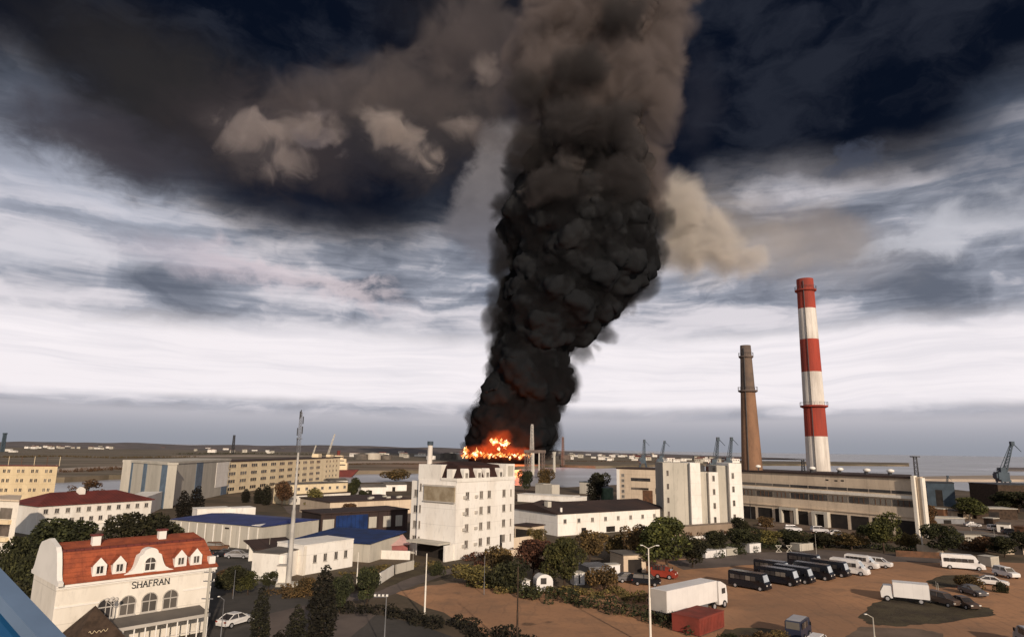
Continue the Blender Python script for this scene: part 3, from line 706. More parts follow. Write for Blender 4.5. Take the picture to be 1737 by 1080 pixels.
    for fx in (.12, .2): b.win(lw, w*fx, .9)
    b.win(win_mesh(.9, .5, M['frame'], M['glass']), w*.9, 2.55)
    # sign
    o, L = glyphs('SHAFRAN', .62, M['darksteel'], b.e, 'sign_letters', (0, 0, 0), None)
    o.location = (w*.575-L/2, -.07, 5.78)
    # terrace canopy with posts
    x0, x1 = w*.29, w*.93
    b.p('terrace_roof', MB().prism([(-2.9, 2.55), (-2.9, 2.45), (-.002, 2.85), (-.002, 3.0)], x0, x1, ax='x'), M['flatroof'])
    b.p('terrace_fascia', MB().box(x0, -2.98, 2.3, x1, -2.902, 2.62), M['frame'])
    for i in range(10):
        x = x0+.1+(x1-x0-.3)*i/9
        b.p('post', MB().cyl(x, -2.8, 0, 2.44, .07), M['trim'])
    b.p('terrace_railing', MB().box(x0, -2.84, .9, x1, -2.78, .98).box(x0, -2.84, .1, x1, -2.78, .16), M['frame'])
    b.p('end_window_strip', MB().box(-.03, 2, 1.2, -.001, 2.8, 2.4), M['glass2'])
    # pyramid pavilion in front
    P = G(150, 1120); t = thing('pavilion', 'dark brown pyramid roofed pavilion in front of the restaurant', 'pavilion', P, .85)
    ap = HZ((P.x, P.y), 1026); rr = 2.3
    mb = MB(); mb.add([(-rr, -rr, 2.2), (rr, -rr, 2.2), (rr, rr, 2.2), (-rr, rr, 2.2), (0, 0, ap)], [(0, 1, 4), (1, 2, 4), (2, 3, 4), (3, 0, 4), (3, 2, 1, 0)])
    part('pavilion_roof', mb, M['wood'], t)
    for sx in (-1, 1):
        for sy in (-1, 1): part('post', MB().box(sx*1.9-.08, sy*1.9-.08, 0, sx*1.9+.08, sy*1.9+.08, 2.2), M['wood'], t)
    sc_ = MB(); qq = random.Random(2); a = R(-45+0); x = -.9; pr_ = None
    for k in range(15):
        p_ = Vector((x+k*.12, -1.80, 3.0+.13*math.sin(k*1.9)+.05*qq.random()))
        if pr_: sc_.tube(pr_, p_, .028, n=4)
        pr_ = p_
    part('sign_lettering', sc_, M['yellow'], t)
    # globe lamp beside it
    P = G(178, 1112); t = thing('street_lamp', 'street lamp with a cluster of grey globes in front of the restaurant', 'street lamp', P)
    h = HZ((P.x, P.y), 1016)
    part('pole', MB().cyl(0, 0, 0, h, .09, .05), M['pale_steel'], t)
    for k in range(4):
        a = k*math.pi/2+.4; part('globe', MB().tube((0, 0, h-.5), (.4*math.cos(a), .4*math.sin(a), h-.2), .03).sphere((.42*math.cos(a), .42*math.sin(a), h), .2), M['frame'], t, smooth=True)
def build_left():
    # far left yellow office
    H = 12.6; A = G(-170, 789, H); B = G(98, 790.5, H)
    b = Building('office_block', 'yellow office block with rows of small paired windows at the left edge', A, B, 16, H, M['yellow'], tuck='R')
    b.p('parapet', MB().box(-.2, -.2, H, b.w+.2, .25, H+.35), M['darkred']); b.p('roof', MB().prism([(.1, .3), (b.w-.5, .3), (b.rb-.3, 15.8), (.1, 15.8)], H, H+.12, ax='z'), M['flatroof'])
    wm = win_mesh(1.0, 1.35, M['ochre'], M['glass'])
    for r_ in range(4):
        for c in range(12):
            x0 = b.w-1.9-c*4.2
            for dx in (0, 1.35):
                if x0-dx > 1 and r_ != 3: b.win(wm, x0-dx, H-2.35-r_*3.2)
    for k in range(7): b.p('antenna', MB().cyl(b.w-.6-k*3.9, 3.5, H, H+3.3, .08), M['rust' if k % 2 else 'ochre'])
    # cream block with balcony, lower left edge
    H = 9.6; A = G(-60, 846, H); B = G(33, 850, H)
    b = Building('apartment_block', 'cream apartment block with a recessed balcony at the left edge', A, B, 9, H, M['cream'], tuck='R')
    b.p('cornice', b.cover(.3, H+.001, H+.3), M['concrete'])
    for z in (6.2, 3.0): 
        f = b.p('balcony', MB().box(b.w-4.6, -.7, z-.9, b.w-1.2, -.002, z-.1), M['ochre']); part('balcony_opening', MB().box(b.w-4.4, -.05, z, b.w-1.4, -.001, z+2.1), M['glass2'], b.e)
    # long white building with dark red hip roof
    H = 6.6; A = G(66, 857, H); B = G(258, 846, H)
    b = Building('long_house', 'long white building with a dark red hipped roof among dark trees', A, B, 13, H, M['white'])
    w = b.w; o_ = .5; zr = H+2.4
    b.p('roof', MB().add([(-o_, -o_, H), (w+o_, -o_, H), (w+o_, 13+o_, H), (-o_, 13+o_, H), (5, 6.5, zr), (w-6, 6.5, zr), (-o_, -o_, H-.18), (w+o_, -o_, H-.18), (w+o_, 13+o_, H-.18), (-o_, 13+o_, H-.18)],
        [(0, 1, 5, 4), (1, 2, 5), (2, 3, 4, 5), (3, 0, 4), (6, 7, 1, 0), (7, 8, 2, 1), (8, 9, 3, 2), (9, 6, 0, 3), (9, 8, 7, 6)]), M['darkred'])
    b.p('dormer', MB().prism([(w*.40, H+1.6), (w*.40+1.4, H+1.6), (w*.40+1.4, H+2.9), (w*.40+.7, H+3.5), (w*.40, H+2.9)], 4.6, 6.2), M['white'])
    wm = win_mesh(1.0, 1.15, M['frame'], M['glass']); 
    b.grid(wm, [1.6+i*(w-3)/10 for i in range(11)], [H-2.0]); b.grid(wm, [w*.28+i*2.2 for i in range(8)], [H-4.3]); b.grid(wm, [w*.36+i*2.4 for i in range(5)], [H-6.2])
    b.p('porch', MB().box(w*.36, -1.3, 0, w*.60, -.002, 1.5), M['white'])
    # small white annex to the right
    A = G(236, 847, 5.5); B = G(276, 833, 5.5); Building('annex', 'small white annex at the right end of the red hipped roof', A, B, 6, 5.5, M['white']).p('roof', MB().box(-.2, -.2, 5.5, 8, 6.2, 5.65), M['flatroof'])
    # pale blue-grey windowless block
    H = 14.2; A = G(224, 783.5, H); B = G(285, 787.5, H); bA = A
    b = Building('warehouse_block', 'windowless block with pale panels between blue-grey strips', A, B, 3, H-.1, M['panel'])
    w = b.w
    b.p('roof', MB().box(-.3, -.3, H-.1, w+.2, 3.3, H+.6), M['panel'])
    for f0, f1 in ((0, .05), (.36, .46), (.86, 1.0)): b.p('blue_strip', MB().box(w*f0, -.12, 0, w*f1, -.002, H-.2), M['bluestrip'])
    A2 = G(285, 787, H); B2 = G(391, 780.5, H)
    c = Building('warehouse_block', 'windowless block with a white corner beside the long yellow building', A2, B2, 14, H, M['panel'], wall=False)
    w = c.w; v_ = (bA-A2); xh = Vector((math.cos(c.rz), math.sin(c.rz), 0)); yh = Vector((-xh.y, xh.x, 0)); lx, ly = v_.dot(xh), v_.dot(yh)
    c.p('wall', MB().prism([(0.05, 0), (w, 0), (w, 16), (lx+2, ly+4), (lx+.4, ly+.4)], -.3, H-.02, ax='z'), M['panel']); c.p('roof', MB().prism([(0.25, -.3), (w+.2, -.3), (w+.2, 16), (lx+2, ly+4.2), (lx+.5, ly+.3)], H-.018, H+.8, ax='z'), M['panel'])
    c.p('blue_strip', MB().box(w*.40, -.12, 0, w*.50, -.002, H-.1), M['bluestrip']); c.p('blue_strip', MB().box(0.01, -.12, 0, w*.05, -.002, H-.1), M['bluestrip']); c.p('white_panel', MB().box(w*.74, -.12, 3.5, w, -.002, H-.6), M['bright'])
    c.p('blue_strip', MB().box(w*.86, -.10, 0, w*.97, -.004, 3.4), M['bluestrip'])
    # long yellow building
    H = 13.6; A = G(392, 783, H); B = G(577, 776, H)
    b = Building('long_building', 'long pale yellow four storey building with regular windows across the middle', A, B, 14, H, M['ochre'], tuck='L')
    w = b.w; b.p('roof', b.cover(.3, H+.001, H+.45), M['brownroof'])
    n = 11; wm = win_mesh(w*.79/n*.62, 1.75, M['ochre'], M['glass'], bars=2)
    b.grid(wm, [1.9+i*(w*.79)/n for i in range(n)], [H-2.7, H-6.0, H-9.3, H-12.6])
    w2 = win_mesh(w*.018, 1.5, M['ochre'], M['glass']); b.grid(w2, [w*.83+i*w*.042 for i in range(4)], [H-2.6, H-5.6, H-8.6, H-11.6])
    b.p('roof_hut', MB().box(w*.80, 4, H+.5, w*.84, 8, H+2.6).box(w*.95, 4, H+.5, w*.99, 7, H+2.0), M['ochre'])
    # two-step annex in front of its right half
    H = 6.9; A = G(487, 822, H); B = G(590, 818, H)
    b = Building('annex', 'two level cream annex in front of the long yellow building', A, B, 8, H, M['ochre'])
    w = b.w; b.p('roof', MB().box(-.2, -.2, H, w+.2, 8.2, H+.3), M['flatroof']); b.p('lower_wing', MB().box(w*.04, -3, -.2, w*.97, -.002, 3.2), M['cream'])
    b.p('lower_wing_roof', MB().box(w*.03, -3.2, 3.2, w*.98, -.004, 3.45), M['brownroof'])
    wm = win_mesh(1.2, 1.1, M['frame'], M['glass']); b.grid(wm, lsp(1.5, w-1.5, 8), [H-2.2])
    for x in lsp(2.0, w-2.0, 6): b.win(wm, x, 1.0, y=-3.0)
def gable_shed(name, label, A, B, depth, H, rise, wallm, roofm, cat='shed', ridge='x', ov=.3):
    b = Building(name, label, A, B, depth, H, wallm, cat=cat); w = b.w
    if ridge == 'x': poly = [(-ov, H), (-ov, H+.12), (depth/2, H+rise+.12), (depth+ov, H+.12), (depth+ov, H)]; b.p('roof', MB().prism(poly, -ov, w+ov, ax='x'), roofm)
    else: b.p('roof', MB().prism([(-ov, H), (-ov, H+.12), (w/2, H+rise+.12), (w+ov, H+.12), (w+ov, H)], -ov, depth+ov), roofm)
    return b
def build_blue():
    H = 4.6; A = G(288, 880, H); B = G(446, 893, H)
    b = Building('warehouse', 'long pale warehouse with a bright blue pitched roof', A, B, 17, H, M['panel']); w = b.w
    b.p('roof', MB().add([(-.3, -.3, H), (w+.3, -.3, H), (w+.3, 17.3, H), (-.3, 17.3, H), (2.5, 9, H+.75), (w-1, 9, H+.75)], [(0, 1, 5, 4), (1, 2, 5), (2, 3, 4, 5), (3, 0, 4), (3, 2, 1, 0)]), M['blueroof'])
    for i in range(11): b.p('wall_rib', MB().box(w*(i+.5)/11-.1, -.1, 0, w*(i+.5)/11+.1, -.002, H-.3), M['bright'])
    b.p('vent', MB().box(w*.62, -.12, H-1.0, w*.66, -.003, H-.7), M['dark'])
    A = G(335, 864, 5.2); B = G(434, 860, 5.2); Building('white_shed', 'white flat shed rising behind the blue pitched roof', A, B, 5, 5.2, M['bright']).p('roof', MB().box(-.1, -.1, 5.2, 8, 5.1, 5.4), M['white'])
    H = 4.4; A = G(446, 894, H); B = G(525, 884, H)
    b = gable_shed('white_shed', 'white shed with a low gable beside the tall mast', A, B, 3.6, H, .35, M['bright'], M['white'], ridge='x'); b.p('door', MB().box(b.w*.1, -.08, 0, b.w*.2, -.002, 2.6), M['glass2']); b.p('door', MB().box(b.w*.45, -.08, 0, b.w*.62, -.002, 2.9), M['dark'])
    # second blue roof, low
    H = 3.4; A = G(504, 913, H); B = G(628, 921, H)
    b = Building('blue_roof_shed', 'low shed with a broad deep blue sheet roof', A, B, 12, H, M['panel']); w = b.w
    b.p('roof', MB().prism([(-.4, H-.1), (-.4, H+.1), (14.3, H+.7), (14.3, H+.5)], -.3, w+.3, ax='x'), M['deepblue'])
    # dark blue workshop with bright door panels
    H = 5.4; A = G(545, 872, H); B = G(692, 864, H)
    b = Building('workshop', 'dark workshop with blue wall and three pale square panels', A, B, 11, H, M['brownroof']); w = b.w
    b.p('blue_wall', MB().box(w*.16, -.1, .5, w*.52, -.002, H-.5), M['deepblue'])
    for f, wd in ((.02, .12), (.53, .09), (.70, .09), (.85, .08)): b.p('pale_panel', MB().box(w*f, -.16, 1.6, w*(f+wd), -.102 if .1 < f < .5 else -.003, 4.2), M['panel'])
    b.p('roof', MB().box(-.3, -.3, H, w+.3, 11.3, H+.25), M['brownroof'])
    # wide dark-roofed hall behind
    H = 4.4; A = G(560, 852, H); B = G(700, 846, H)
    b = Building('hall', 'low hall with wide dark roof and scattered roof hatches', A, B, 22, H, M['concrete']); w = b.w
    b.p('roof', MB().box(-.3, -.3, H, w+.3, 22.3, H+.3), M['brownroof'])
    for fx, fy in ((.5, 3), (.58, 6), (.75, 4), (.8, 9), (.86, 3), (.92, 5)): b.p('roof_hatch', MB().box(w*fx, fy, H+.3, w*fx+1.3, fy+.8, H+.8), M['panel'])
    # pink roof + low white wall in front
    H = 1.9; A = G(634, 927, H); B = G(692, 923, H)
    b = gable_shed('pink_shed', 'low shed with a faded pink gabled roof beside the white tower block', A, B, 7, H, 1.5, M['pinkred'], M['pink'], ridge='x')
    A = G(600, 946); B = G(695, 949); o, rz, w = site(A, B); t = tag(link('wall', MB().box(0, 0, 0, w, .25, 1.6).mesh('wall', M['white']), None, o, rz), 'low pale wall below the faded pink roof', 'wall')
    # white house with four windows
    H = 4.6; A = G(516, 926, H); B = G(600, 914.5, H)
    b = Building('white_house', 'small cream house with four dark windows behind the mast', A, B, 7, H, M['bright']); w = b.w
    b.p('roof', MB().box(-.05, -.05, H, w+.05, 7.05, H+.18), M['white'])
    wm = win_mesh(.75, 1.3, M['frame'], M['glass']); b.grid(wm, [w*.22, w*.42, w*.64, w*.84], [1.7]); b.p('quoin', MB().box(-.06, -.12, 0, .5, -.002, H-.02), M['cream'])
    H = 3.9; A = G(474, 940, H); B = G(516, 930, H)
    b = Building('white_house', 'round fronted white wing left of the four windowed house', A, B, 5, H, M['white']); b.p('bay', MB().cyl(1.0, .3, 0, H-.1, 1.0, n=14), M['white']); b.p('roof', MB().box(0, 0, H, b.w-.1, 5, H+.15), M['flatroof'])
    # open shelter with dark canopy
    A = G(432, 955); B = G(500, 948); o, rz, w = site(A, B); t = thing('shelter', 'open shelter under a dark canopy left of the mast', 'shelter', o, rz)
    part('canopy', MB().prism([(-.5, 2.3), (-.5, 2.5), (5.5, 3.5), (5.5, 3.3)], -.3, w+.3, ax='x'), M['brownroof'], t); part('back_wall', MB().box(0, 3, 0, w*.5, 3.2, 2.6), M['white'], t)
    for x in lsp(.1, w-.1, 4): part('post', MB().box(x-.1, -.1, 0, x+.1, .1, 2.34), M['trim'], t)
    # mid-distance small white houses near the shore
    for i, (x0, x1, y, h, lb) in enumerate([(613, 655, 826, 3.4, 'white shore shed with a dark door left of the tower block'), (655, 690, 822, 3.0, 'low white shore shed nearest the tower block'), (560, 590, 815, 3.2, 'pale shore shed behind the two level annex')]):
        A = G(x0, y, h); B = G(x1, y-.6, h); b = gable_shed('shore_shed', lb, A, B, 8, h, 1.0, M['bright'], M['flatroof']); b.p('door', MB().box(b.w*.3, -.05, 0, b.w*.3+1.6, -.002, 2.0), M['dark'])
def build_tower():
    H = 14.7; A = G(775, 815.5, H); B = G(873, 811, H)
    D = 10.2
    b = Building('tower_block', 'white four storey tower block with dark red-brown mansard roof in the centre', A, B, D, H, M['bright']); w = b.w
    # local frame: front = bright right-hand facade, face L = shaded left facade
    wp = win_mesh(1.1, 1.55, M['frame'], M['glass2'], bars=1)
    for r_ in range(4):
        z = H-3.7-r_*3.05
        for x in (w*.17, w*.40, w*.535, w*.80): b.win(wp, x, z)
        b.win(win_mesh(.45, 1.5, M['frame'], M['glass2'], bars=0) if r_ == 0 else bpy.data.meshes['window.slit'], w*.93, z)
        if r_ == 0: b.e.children[-1].data.name = 'window.slit'
        for x in (w*.31, w*.12):
            b.p('air_conditioner', MB().box(x-.35, -.4, z+.3, x+.35, -.01, z+.8), M['frame'])
    b.p('parapet', MB().box(-.15, -.15, H-.25, w+.15, -.003, H+.5), M['white'])
    # left facade: brown glazed balcony band, ribs, slit windows
    b.p('balcony_band', MB().box(-.35, .3, H-4.0, -.002, D*.82, H-1.2), mat('brown_glazing', (.24, .185, .115), .4, col2=(.36, .30, .21), scale=.6, spec=.5))
    b.p('balcony_rail', MB().box(-.42, .25, H-1.2, -.002, D*.84, H-.9).box(-.42, .25, H-4.2, -.002, D*.84, H-4.0), M['frame'])
    for z in (H-2.3, H-6.5, H-9.6, H-12.6): b.win(bpy.data.meshes['window.slit'], D*.93, z, 'L')
    b.p('parapet', MB().box(-.15, -.001, H+.0, -.004, D*.40, H+.5), M['white'])
    # set-back side wing on the far left
    b.p('side_wing', MB().box(.8, D+.002, -.2, w*.6, D+2.6, H-.4), M['white']); wl = win_mesh(1.0, 1.5, M['frame'], M['glass'])
    for z in (H-3.6, H-6.7, H-9.7, H-12.6): b.win(wl, D+1.3, z, 'L', y=.8)
    # attic: solid corner block and mansard
    b.p('attic_block', MB().box(0.1, D*.42, H+.002, 3.2, D+.2, H+3.0), M['white'])
    rf = b.p('roof', MB().add([(0.1, .1, H), (w*.82, .1, H), (w*.82, D, H), (0.1, D, H), (1.6, 1.5, H+2.9), (w*.82-.4, 1.5, H+2.9), (w*.82-.4, D-.3, H+2.9), (1.6, D-.3, H+2.9), (4, D*.55, H+3.6), (w*.62, D*.55, H+3.6)],
        [(0, 1, 5, 4), (1, 2, 6, 5), (2, 3, 7, 6), (3, 0, 4, 7), (4, 5, 9, 8), (5, 6, 9), (6, 7, 8, 9), (7, 4, 8)]), mat('dark_brown_mansard', (.045, .018, .014), .85, var=.3, scale=.4))
    dm = win_mesh(.8, 1.0, M['frame'], M['glass2'])
    for x in (w*.15, w*.36, w*.5, w*.74):
        dn = b.p('dormer', MB().prism([(x-.75, H+.1), (x+.75, H+.1), (x+.75, H+1.9), (x+.5, H+2.3), (x-.5, H+2.3), (x-.75, H+1.9)], .0, 1.8), M['white'], parent=rf); link('window', dm, dn, (x, -.01, H+.5))
    b.p('dormer', MB().box(.02, D*.12, H+.1, 1.6, D*.26, H+2.2), M['white'], parent=rf)
    b.p('attic_block', MB().box(w*.83, .02, H+.002, w-.02, D, H+3.1), M['white']); b.p('louvre', MB().box(w*.87, -.05, H+.4, w*.97, .018, H+2.7), M['panel'])
    # stack
    b.p('stack', MB().cyl(2.2, D-.8, H+3.0, H+6.8, .55, .5, n=14), M['chwhite']); b.p('stack_cap', MB().cyl(2.2, D-.8, H+6.8, H+7.6, .62, n=14), M['bluesteel'])
    # carport under the left facade
    b.p('entrance_canopy', MB().box(-3.4, 1.2, 2.9, -.002, D-.5, 3.25), M['panel']); b.p('entrance_recess', MB().box(-.12, 1.4, 0, -.003, D-.4, 2.85), M['dark']); b.p('entrance_wall', MB().box(-2.6, .2, 0, -.003, .6, 2.9), M['white'])
    b.p('door', MB().box(w*.74, -.06, .3, w*.78, -.002, 3.4), M['dark'])
    # ochre wall at the right foot
    A = G(846, 933); B = G(910, 925); o, rz, w = site(A, B); tag(link('wall', MB().box(0, 0, 0, w, .3, 2.2).mesh('wall', M['concrete']), None, o, rz), 'low tan wall at the right foot of the white tower block', 'wall')
build_shafran(); build_left(); build_blue(); build_tower()
# ---------------------------------------------------------------- right half: hall, silos, power station, chimneys
def build_right():
    # long low building with a dark roof
    H = 5.2; A = G(946, 872, H); B = G(1128, 862, H)
    b = Building('long_hall', 'long low building with dark brown roof and bright white wall of small windows', A, B, 24, H, M['bright']); w = b.w
    b.p('roof', MB().prism([(-.3, H), (-.3, H+.15), (11, H+2.0), (24.3, H+.15), (24.3, H)], -.4, w+.4, ax='x'), M['brownroof'])
    wm = win_mesh(1.0, 1.1, M['frame'], M['glass']); b.grid(wm, [w*(.06+i*.118) for i in range(8)], [H-2.3])
    b.p('door', MB().box(w*.20, -.06, 0, w*.24, -.002, 1.6), M['dark']); b.p('door', MB().box(w*.42, -.06, .1, w*.50, -.002, 1.5), M['dark'])
    b.p('roof_vent', MB().cyl(w*.06, 1.5, H+.2, H+1.4, .3, n=8), M['bright']); b.p('roof_vent', MB().box(w*.04, 6, H+.6, w*.07, 7.5, H+2.6), M['panel'])
    for x in (w*.16, w*.36, w*.9): b.p('wall_strip', MB().box(x, -.09, 0, x+.1, -.002, H-.1), M['cream'])  # slim cream strips on the front wall
    # west wing; the greyer wall colour carries its shade
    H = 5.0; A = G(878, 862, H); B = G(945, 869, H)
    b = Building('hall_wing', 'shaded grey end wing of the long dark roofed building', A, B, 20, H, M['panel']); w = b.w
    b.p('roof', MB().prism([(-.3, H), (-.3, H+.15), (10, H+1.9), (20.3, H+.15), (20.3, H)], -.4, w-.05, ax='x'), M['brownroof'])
    b.p('door', MB().box(w*.72, -.06, .2, w*.80, -.002, 2.0), M['dark']); b.p('downpipe', MB().box(w*.10, -.2, 0, w*.2, -.002, H-.5), M['dark'])
    # loading shed left of it
    A = G(873, 890, 3.2); B = G(902, 893, 3.2)
    b = Building('loading_shed', 'small shed with dark doorway between white tower block and grey wing', A, B, 5, 3.2, M['concrete']); b.p('roof', MB().box(-.3, -.4, 3.2, b.w+.3, 5.2, 3.4), M['brownroof']); b.p('door', MB().box(.4, -.05, 0, b.w-.3, -.002, 2.4), M['dark'])
    # far shed behind (pale blue roof light) and grey boxes near the shore
    H = 5.5; A = G(983, 817, H); B = G(1003, 818, H)
    b = Building('kiosk_tower', 'small pale square building near the shore behind the dark roof', A, B, 6, H, M['panel']); b.p('roof', MB().box(-.2, -.2, H, b.w+.2, 6.2, H+.3), M['bluesteel'])
    A = G(908, 820, 5.2); B = G(936, 822, 5.2); Building('shore_shed', 'grey shore shed half hidden behind the wing roof', A, B, 5, 5.2, M['panel']).p('roof', MB().box(-.2, -.2, 5.2, 5.5, 5.2, 5.4), M['panel'])
    A = G(878, 838, 2.8); B = G(984, 843, 2.8); Building('low_shed', 'long flat white roofed shed behind the dark brown roof', A, B, 8, 2.8, M['bright']).p('roof', MB().box(-.2, -.2, 2.8, 24, 8.2, 3.0), M['white'])
    # green tank
    P = G(1030, 850); t = thing('tank', 'dull green upright tank beside the factory office', 'tank', P)
    part('shell', MB().cyl(0, 0, 0, 5.6, 2.6, n=20), mat('green_tank_paint', (.10, .15, .10), .7, var=.2, scale=1.0), t, smooth=False); part('lid', MB().cyl(0, 0, 5.6, 6.3, 2.6, .5, n=20), M['steel'], t)
    # factory office
    H = 14.0; A = G(1046, 794.5, H); B = G(1128, 797.0, H)
    b = Building('factory_office', 'beige factory office with dark parapet and vertical strip of windows', A, B, 14, H, M['concrete']); w = b.w
    b.p('parapet', MB().box(-.2, -.2, H, w+.2, 14, H+.5), M['brownroof'])
    wm = win_mesh(1.3, 1.2, M['frame'], M['glass'])
    for k in range(5): b.win(wm, w*.13, H-3.0-k*2.0)
    b.p('window_band', MB().box(w*.30, -.08, H-4.4, w*.70, -.002, H-3.2), M['glass']); b.p('window_band', MB().box(w*.30, -.08, H-7.6, w*.66, -.002, H-6.8), M['glass2'])
    b.p('white_corner', MB().box(-.06, -.05, 0, w*.06, -.003, H-.2), M['white']); b.p('gateway', MB().box(w*.54, -.1, 0, w*.74, -.002, H-7.7), M['rust'])
    b.p('window_band', MB().box(w*.80, -.08, H-8.8, w*.97, -.002, H-6.8), M['dark'])
    # silo-like white blocks
    H = 17.9; A = G(1125, 784, H); B = G(1256, 786, H)
    b = Building('silo_block', 'tall pale windowless factory block of stepped vertical bays', A, B, 12, H, M['panel'], wall=False); w = b.w
    # bays at alternating depth; darker panel colour paints shade into the recessed ones
    b.p('bay', MB().box(0, .8, -.2, w*.34, 12, H), M['panel']); b.p('bay', MB().box(w*.34, -.6, -.2, w*.47, 12, H+.05), M['bright'])
    b.p('bay', MB().box(w*.47, .9, -.2, w*.58, 12, H-2.4), M['panel']); b.p('bay', MB().box(w*.58, -.3, -.2, w*.70, 12, H-2.4), M['bright'])
    b.p('bay', MB().box(w*.70, .9, -.2, w*.84, 12, H-.6), M['panel']); b.p('bay', MB().box(w*.84, -.6, -.2, w, 12, H+.1), M['bright'])
    b.p('roof_equipment', MB().box(w*.49, 2, H-2.4, w*.56, 6, H-.6).box(w*.61, 2, H-2.4, w*.66, 5, H-.9), M['darksteel'])
    ws = win_mesh(.7, 1.6, M['frame'], M['glass2'], bars=0, sill=False)
    for z in (3.2, 6.9, 10.6, 14.2): b.win(ws, w*.06, z, y=.8); b.win(ws, w*.64, z-1.2, y=-.3); b.win(ws, w*.885, z-.4, y=-.6)
    A = G(1126, 914, 0); B = G(1256, 904, 0); o, rz, w = site(A, B); tag(link('wall', MB().box(0, 0, 0, w, 3, 2.6).mesh('wall', M['tan']), None, o, rz), 'tan plinth wall below the tall windowless bays', 'wall')
    tag(link('wall', MB().box(-.5, -3.5, 0, w*.95, -3.2, .7).mesh('wall', M['bright']), None, o, rz), 'low white wall in front of the tan plinth', 'wall')
    # power station hall
    H = 14.8; A = G(1254, 799, H); B = G(1549, 811.5, H)
    b = Building('power_station', 'long concrete power station hall with two dark window bands', A, B, 26, H, M['concrete'], wall=False); w = b.w
    b.p('wall', MB().prism([(0, 0), (w, 0), (w-9.8, 20), (-6, 20)], -.3, H, ax='z'), M['concrete']); b.p('roof', MB().prism([(-.3, -.5), (w+.1, -.5), (w-9.7, 20.3), (-6, 20.3)], H, H+.5, ax='z'), M['brownroof'])
    n = 9
    for i in range(n):
        x0 = w*i/n+.25; x1 = w*(i+1)/n-.12
        b.p('window_band', MB().box(x0, -.10, H-4.1, x1, -.002, H-3.3), M['glass']); b.p('window_band', MB().box(x0, -.10, H-7.4, x1, -.002, H-5.7), M['glass'])
        b.p('opening', MB().box(x0+.2, -.06, 0, x1-.5, -.002, 3.9), M['dark'])
        for k in range(1, 4): b.p('mullion', MB().box(x0+(x1-x0)*k/4-.09, -.16, H-7.4, x0+(x1-x0)*k/4+.09, -.102, H-5.7), M['rust'])
    b.p('ledge', MB().box(0, -.45, H-5.3, w, -.002, H-4.5), M['cream']); b.p('ledge', MB().box(0, -.3, 4.7, w, -.002, 5.0), M['concrete'])
    b.p('portal', MB().box(w*.47, -1.5, 0, w*.49, -.002, 3.6).box(w*.54, -1.5, 0, w*.56, -.002, 3.6).box(w*.47, -1.5, 3.602, w*.56, -.002, 4.3), M['panel'])
    b.p('portal', MB().box(w*.27, -1.2, 0, w*.285, -.002, 3.9).box(w*.36, -1.2, 0, w*.375, -.002, 3.9).box(w*.27, -1.2, 3.902, w*.375, -.002, 4.6), M['panel'])
    b.p('end_pylon', MB().box(w+.002, -1.4, -.3, w+.8, .3, H+.8), M['cream']); b.p('end_wall', MB().box(w+1.002, -.6, -.3, w+2.0, .9, H+.5), M['concrete']); b.p('end_pylon', MB().box(w+2.002, -.8, -.3, w+2.5, .9, H+.3), M['cream'])
    for fx in (.09, .44, .60, .745, .865): 
        v = b.p('roof_ventilator', MB().cyl(w*fx, 3, H+.5, H+1.3, .55, n=10), M['darksteel']); part('hood', MB().sphere((w*fx+.2, 3, H+1.75), 1.0, sz=.55), M['bright'], v, smooth=True)
    b.p('mast', MB().lattice((w*.355, 6, H+.5), (w*.355, 6, H+4.2), .9, .6, 5, .09), M['darksteel'])
    for x, z in ((w*.55, H-1.6), (w*.60, H-1.7), (w*.635, H-1.6)): b.p('dark_stain', MB().box(x, -.03, z, x+.9, -.002, z+.4), M['dark'])
    # chimneys
    def chimney(name, label, px, pyb, D, bands, rings, rtop, rbot, ytop, mats):
        c = AT(px, pyb, D); P = Vector((c.x, D, 0)); top = HZ(P, ytop); t = thing(name, label, 'chimney', P)
        zs = [0]+[HZ(P, y) for y in bands]+[top]
        for k, (z0, z1) in enumerate(zip(zs, zs[1:])):
            r0 = rbot+(rtop-rbot)*z0/top; r1 = rbot+(rtop-rbot)*z1/top
            part('shaft_band', MB().cyl(0, 0, z0, z1, r0, r1, n=32, cap=(z1 == top)), mats[k], t, smooth=False)
        for y, ww, hh, mm in rings:
            z = HZ(P, y); r_ = rbot+(rtop-rbot)*z/top
            g = part('gallery', MB().cyl(0, 0, z-hh/2, z, r_+.05, r_+ww, n=32).cyl(0, 0, z+.002, z+hh/2, r_+ww, n=32), mm, t)
            rail = MB()
            for i in range(16):
                a = i*math.pi/8; rail.tube(((r_+ww)*math.cos(a), (r_+ww)*math.sin(a), z+hh/2), ((r_+ww)*math.cos(a), (r_+ww)*math.sin(a), z+hh/2+1.1), .05, n=4)
                a2 = a+math.pi/8; rail.tube(((r_+ww)*math.cos(a), (r_+ww)*math.sin(a), z+hh/2+1.1), ((r_+ww)*math.cos(a2), (r_+ww)*math.sin(a2), z+hh/2+1.1), .05, n=4)
            part('railing', rail, M['darksteel'], g)
        lad = MB(); a = -2.2; lad.tube(((rbot+.3)*math.cos(a), (rbot+.3)*math.sin(a), 0), ((rtop+.3)*math.cos(a), (rtop+.3)*math.sin(a), top-1), .14, n=4); part('ladder', lad, M['darksteel'], t)
        part('flue', MB().cyl(0, 0, top-.3, top+.02, rtop*.8, n=24), M['dark'], t)
        return t, P, top
    chimney('chimney', 'tall red and white banded chimney above the power station', 1389, 800, 225, [740, 687, 631, 576, 524, 492], [(690, 1.0, .9, M['red']), (494, .7, .8, M['red'])], 2.75, 3.9, 474,
            [M['chwhite'], M['red'], M['chwhite'], M['red'], M['chwhite'], M['red'], M['red']])
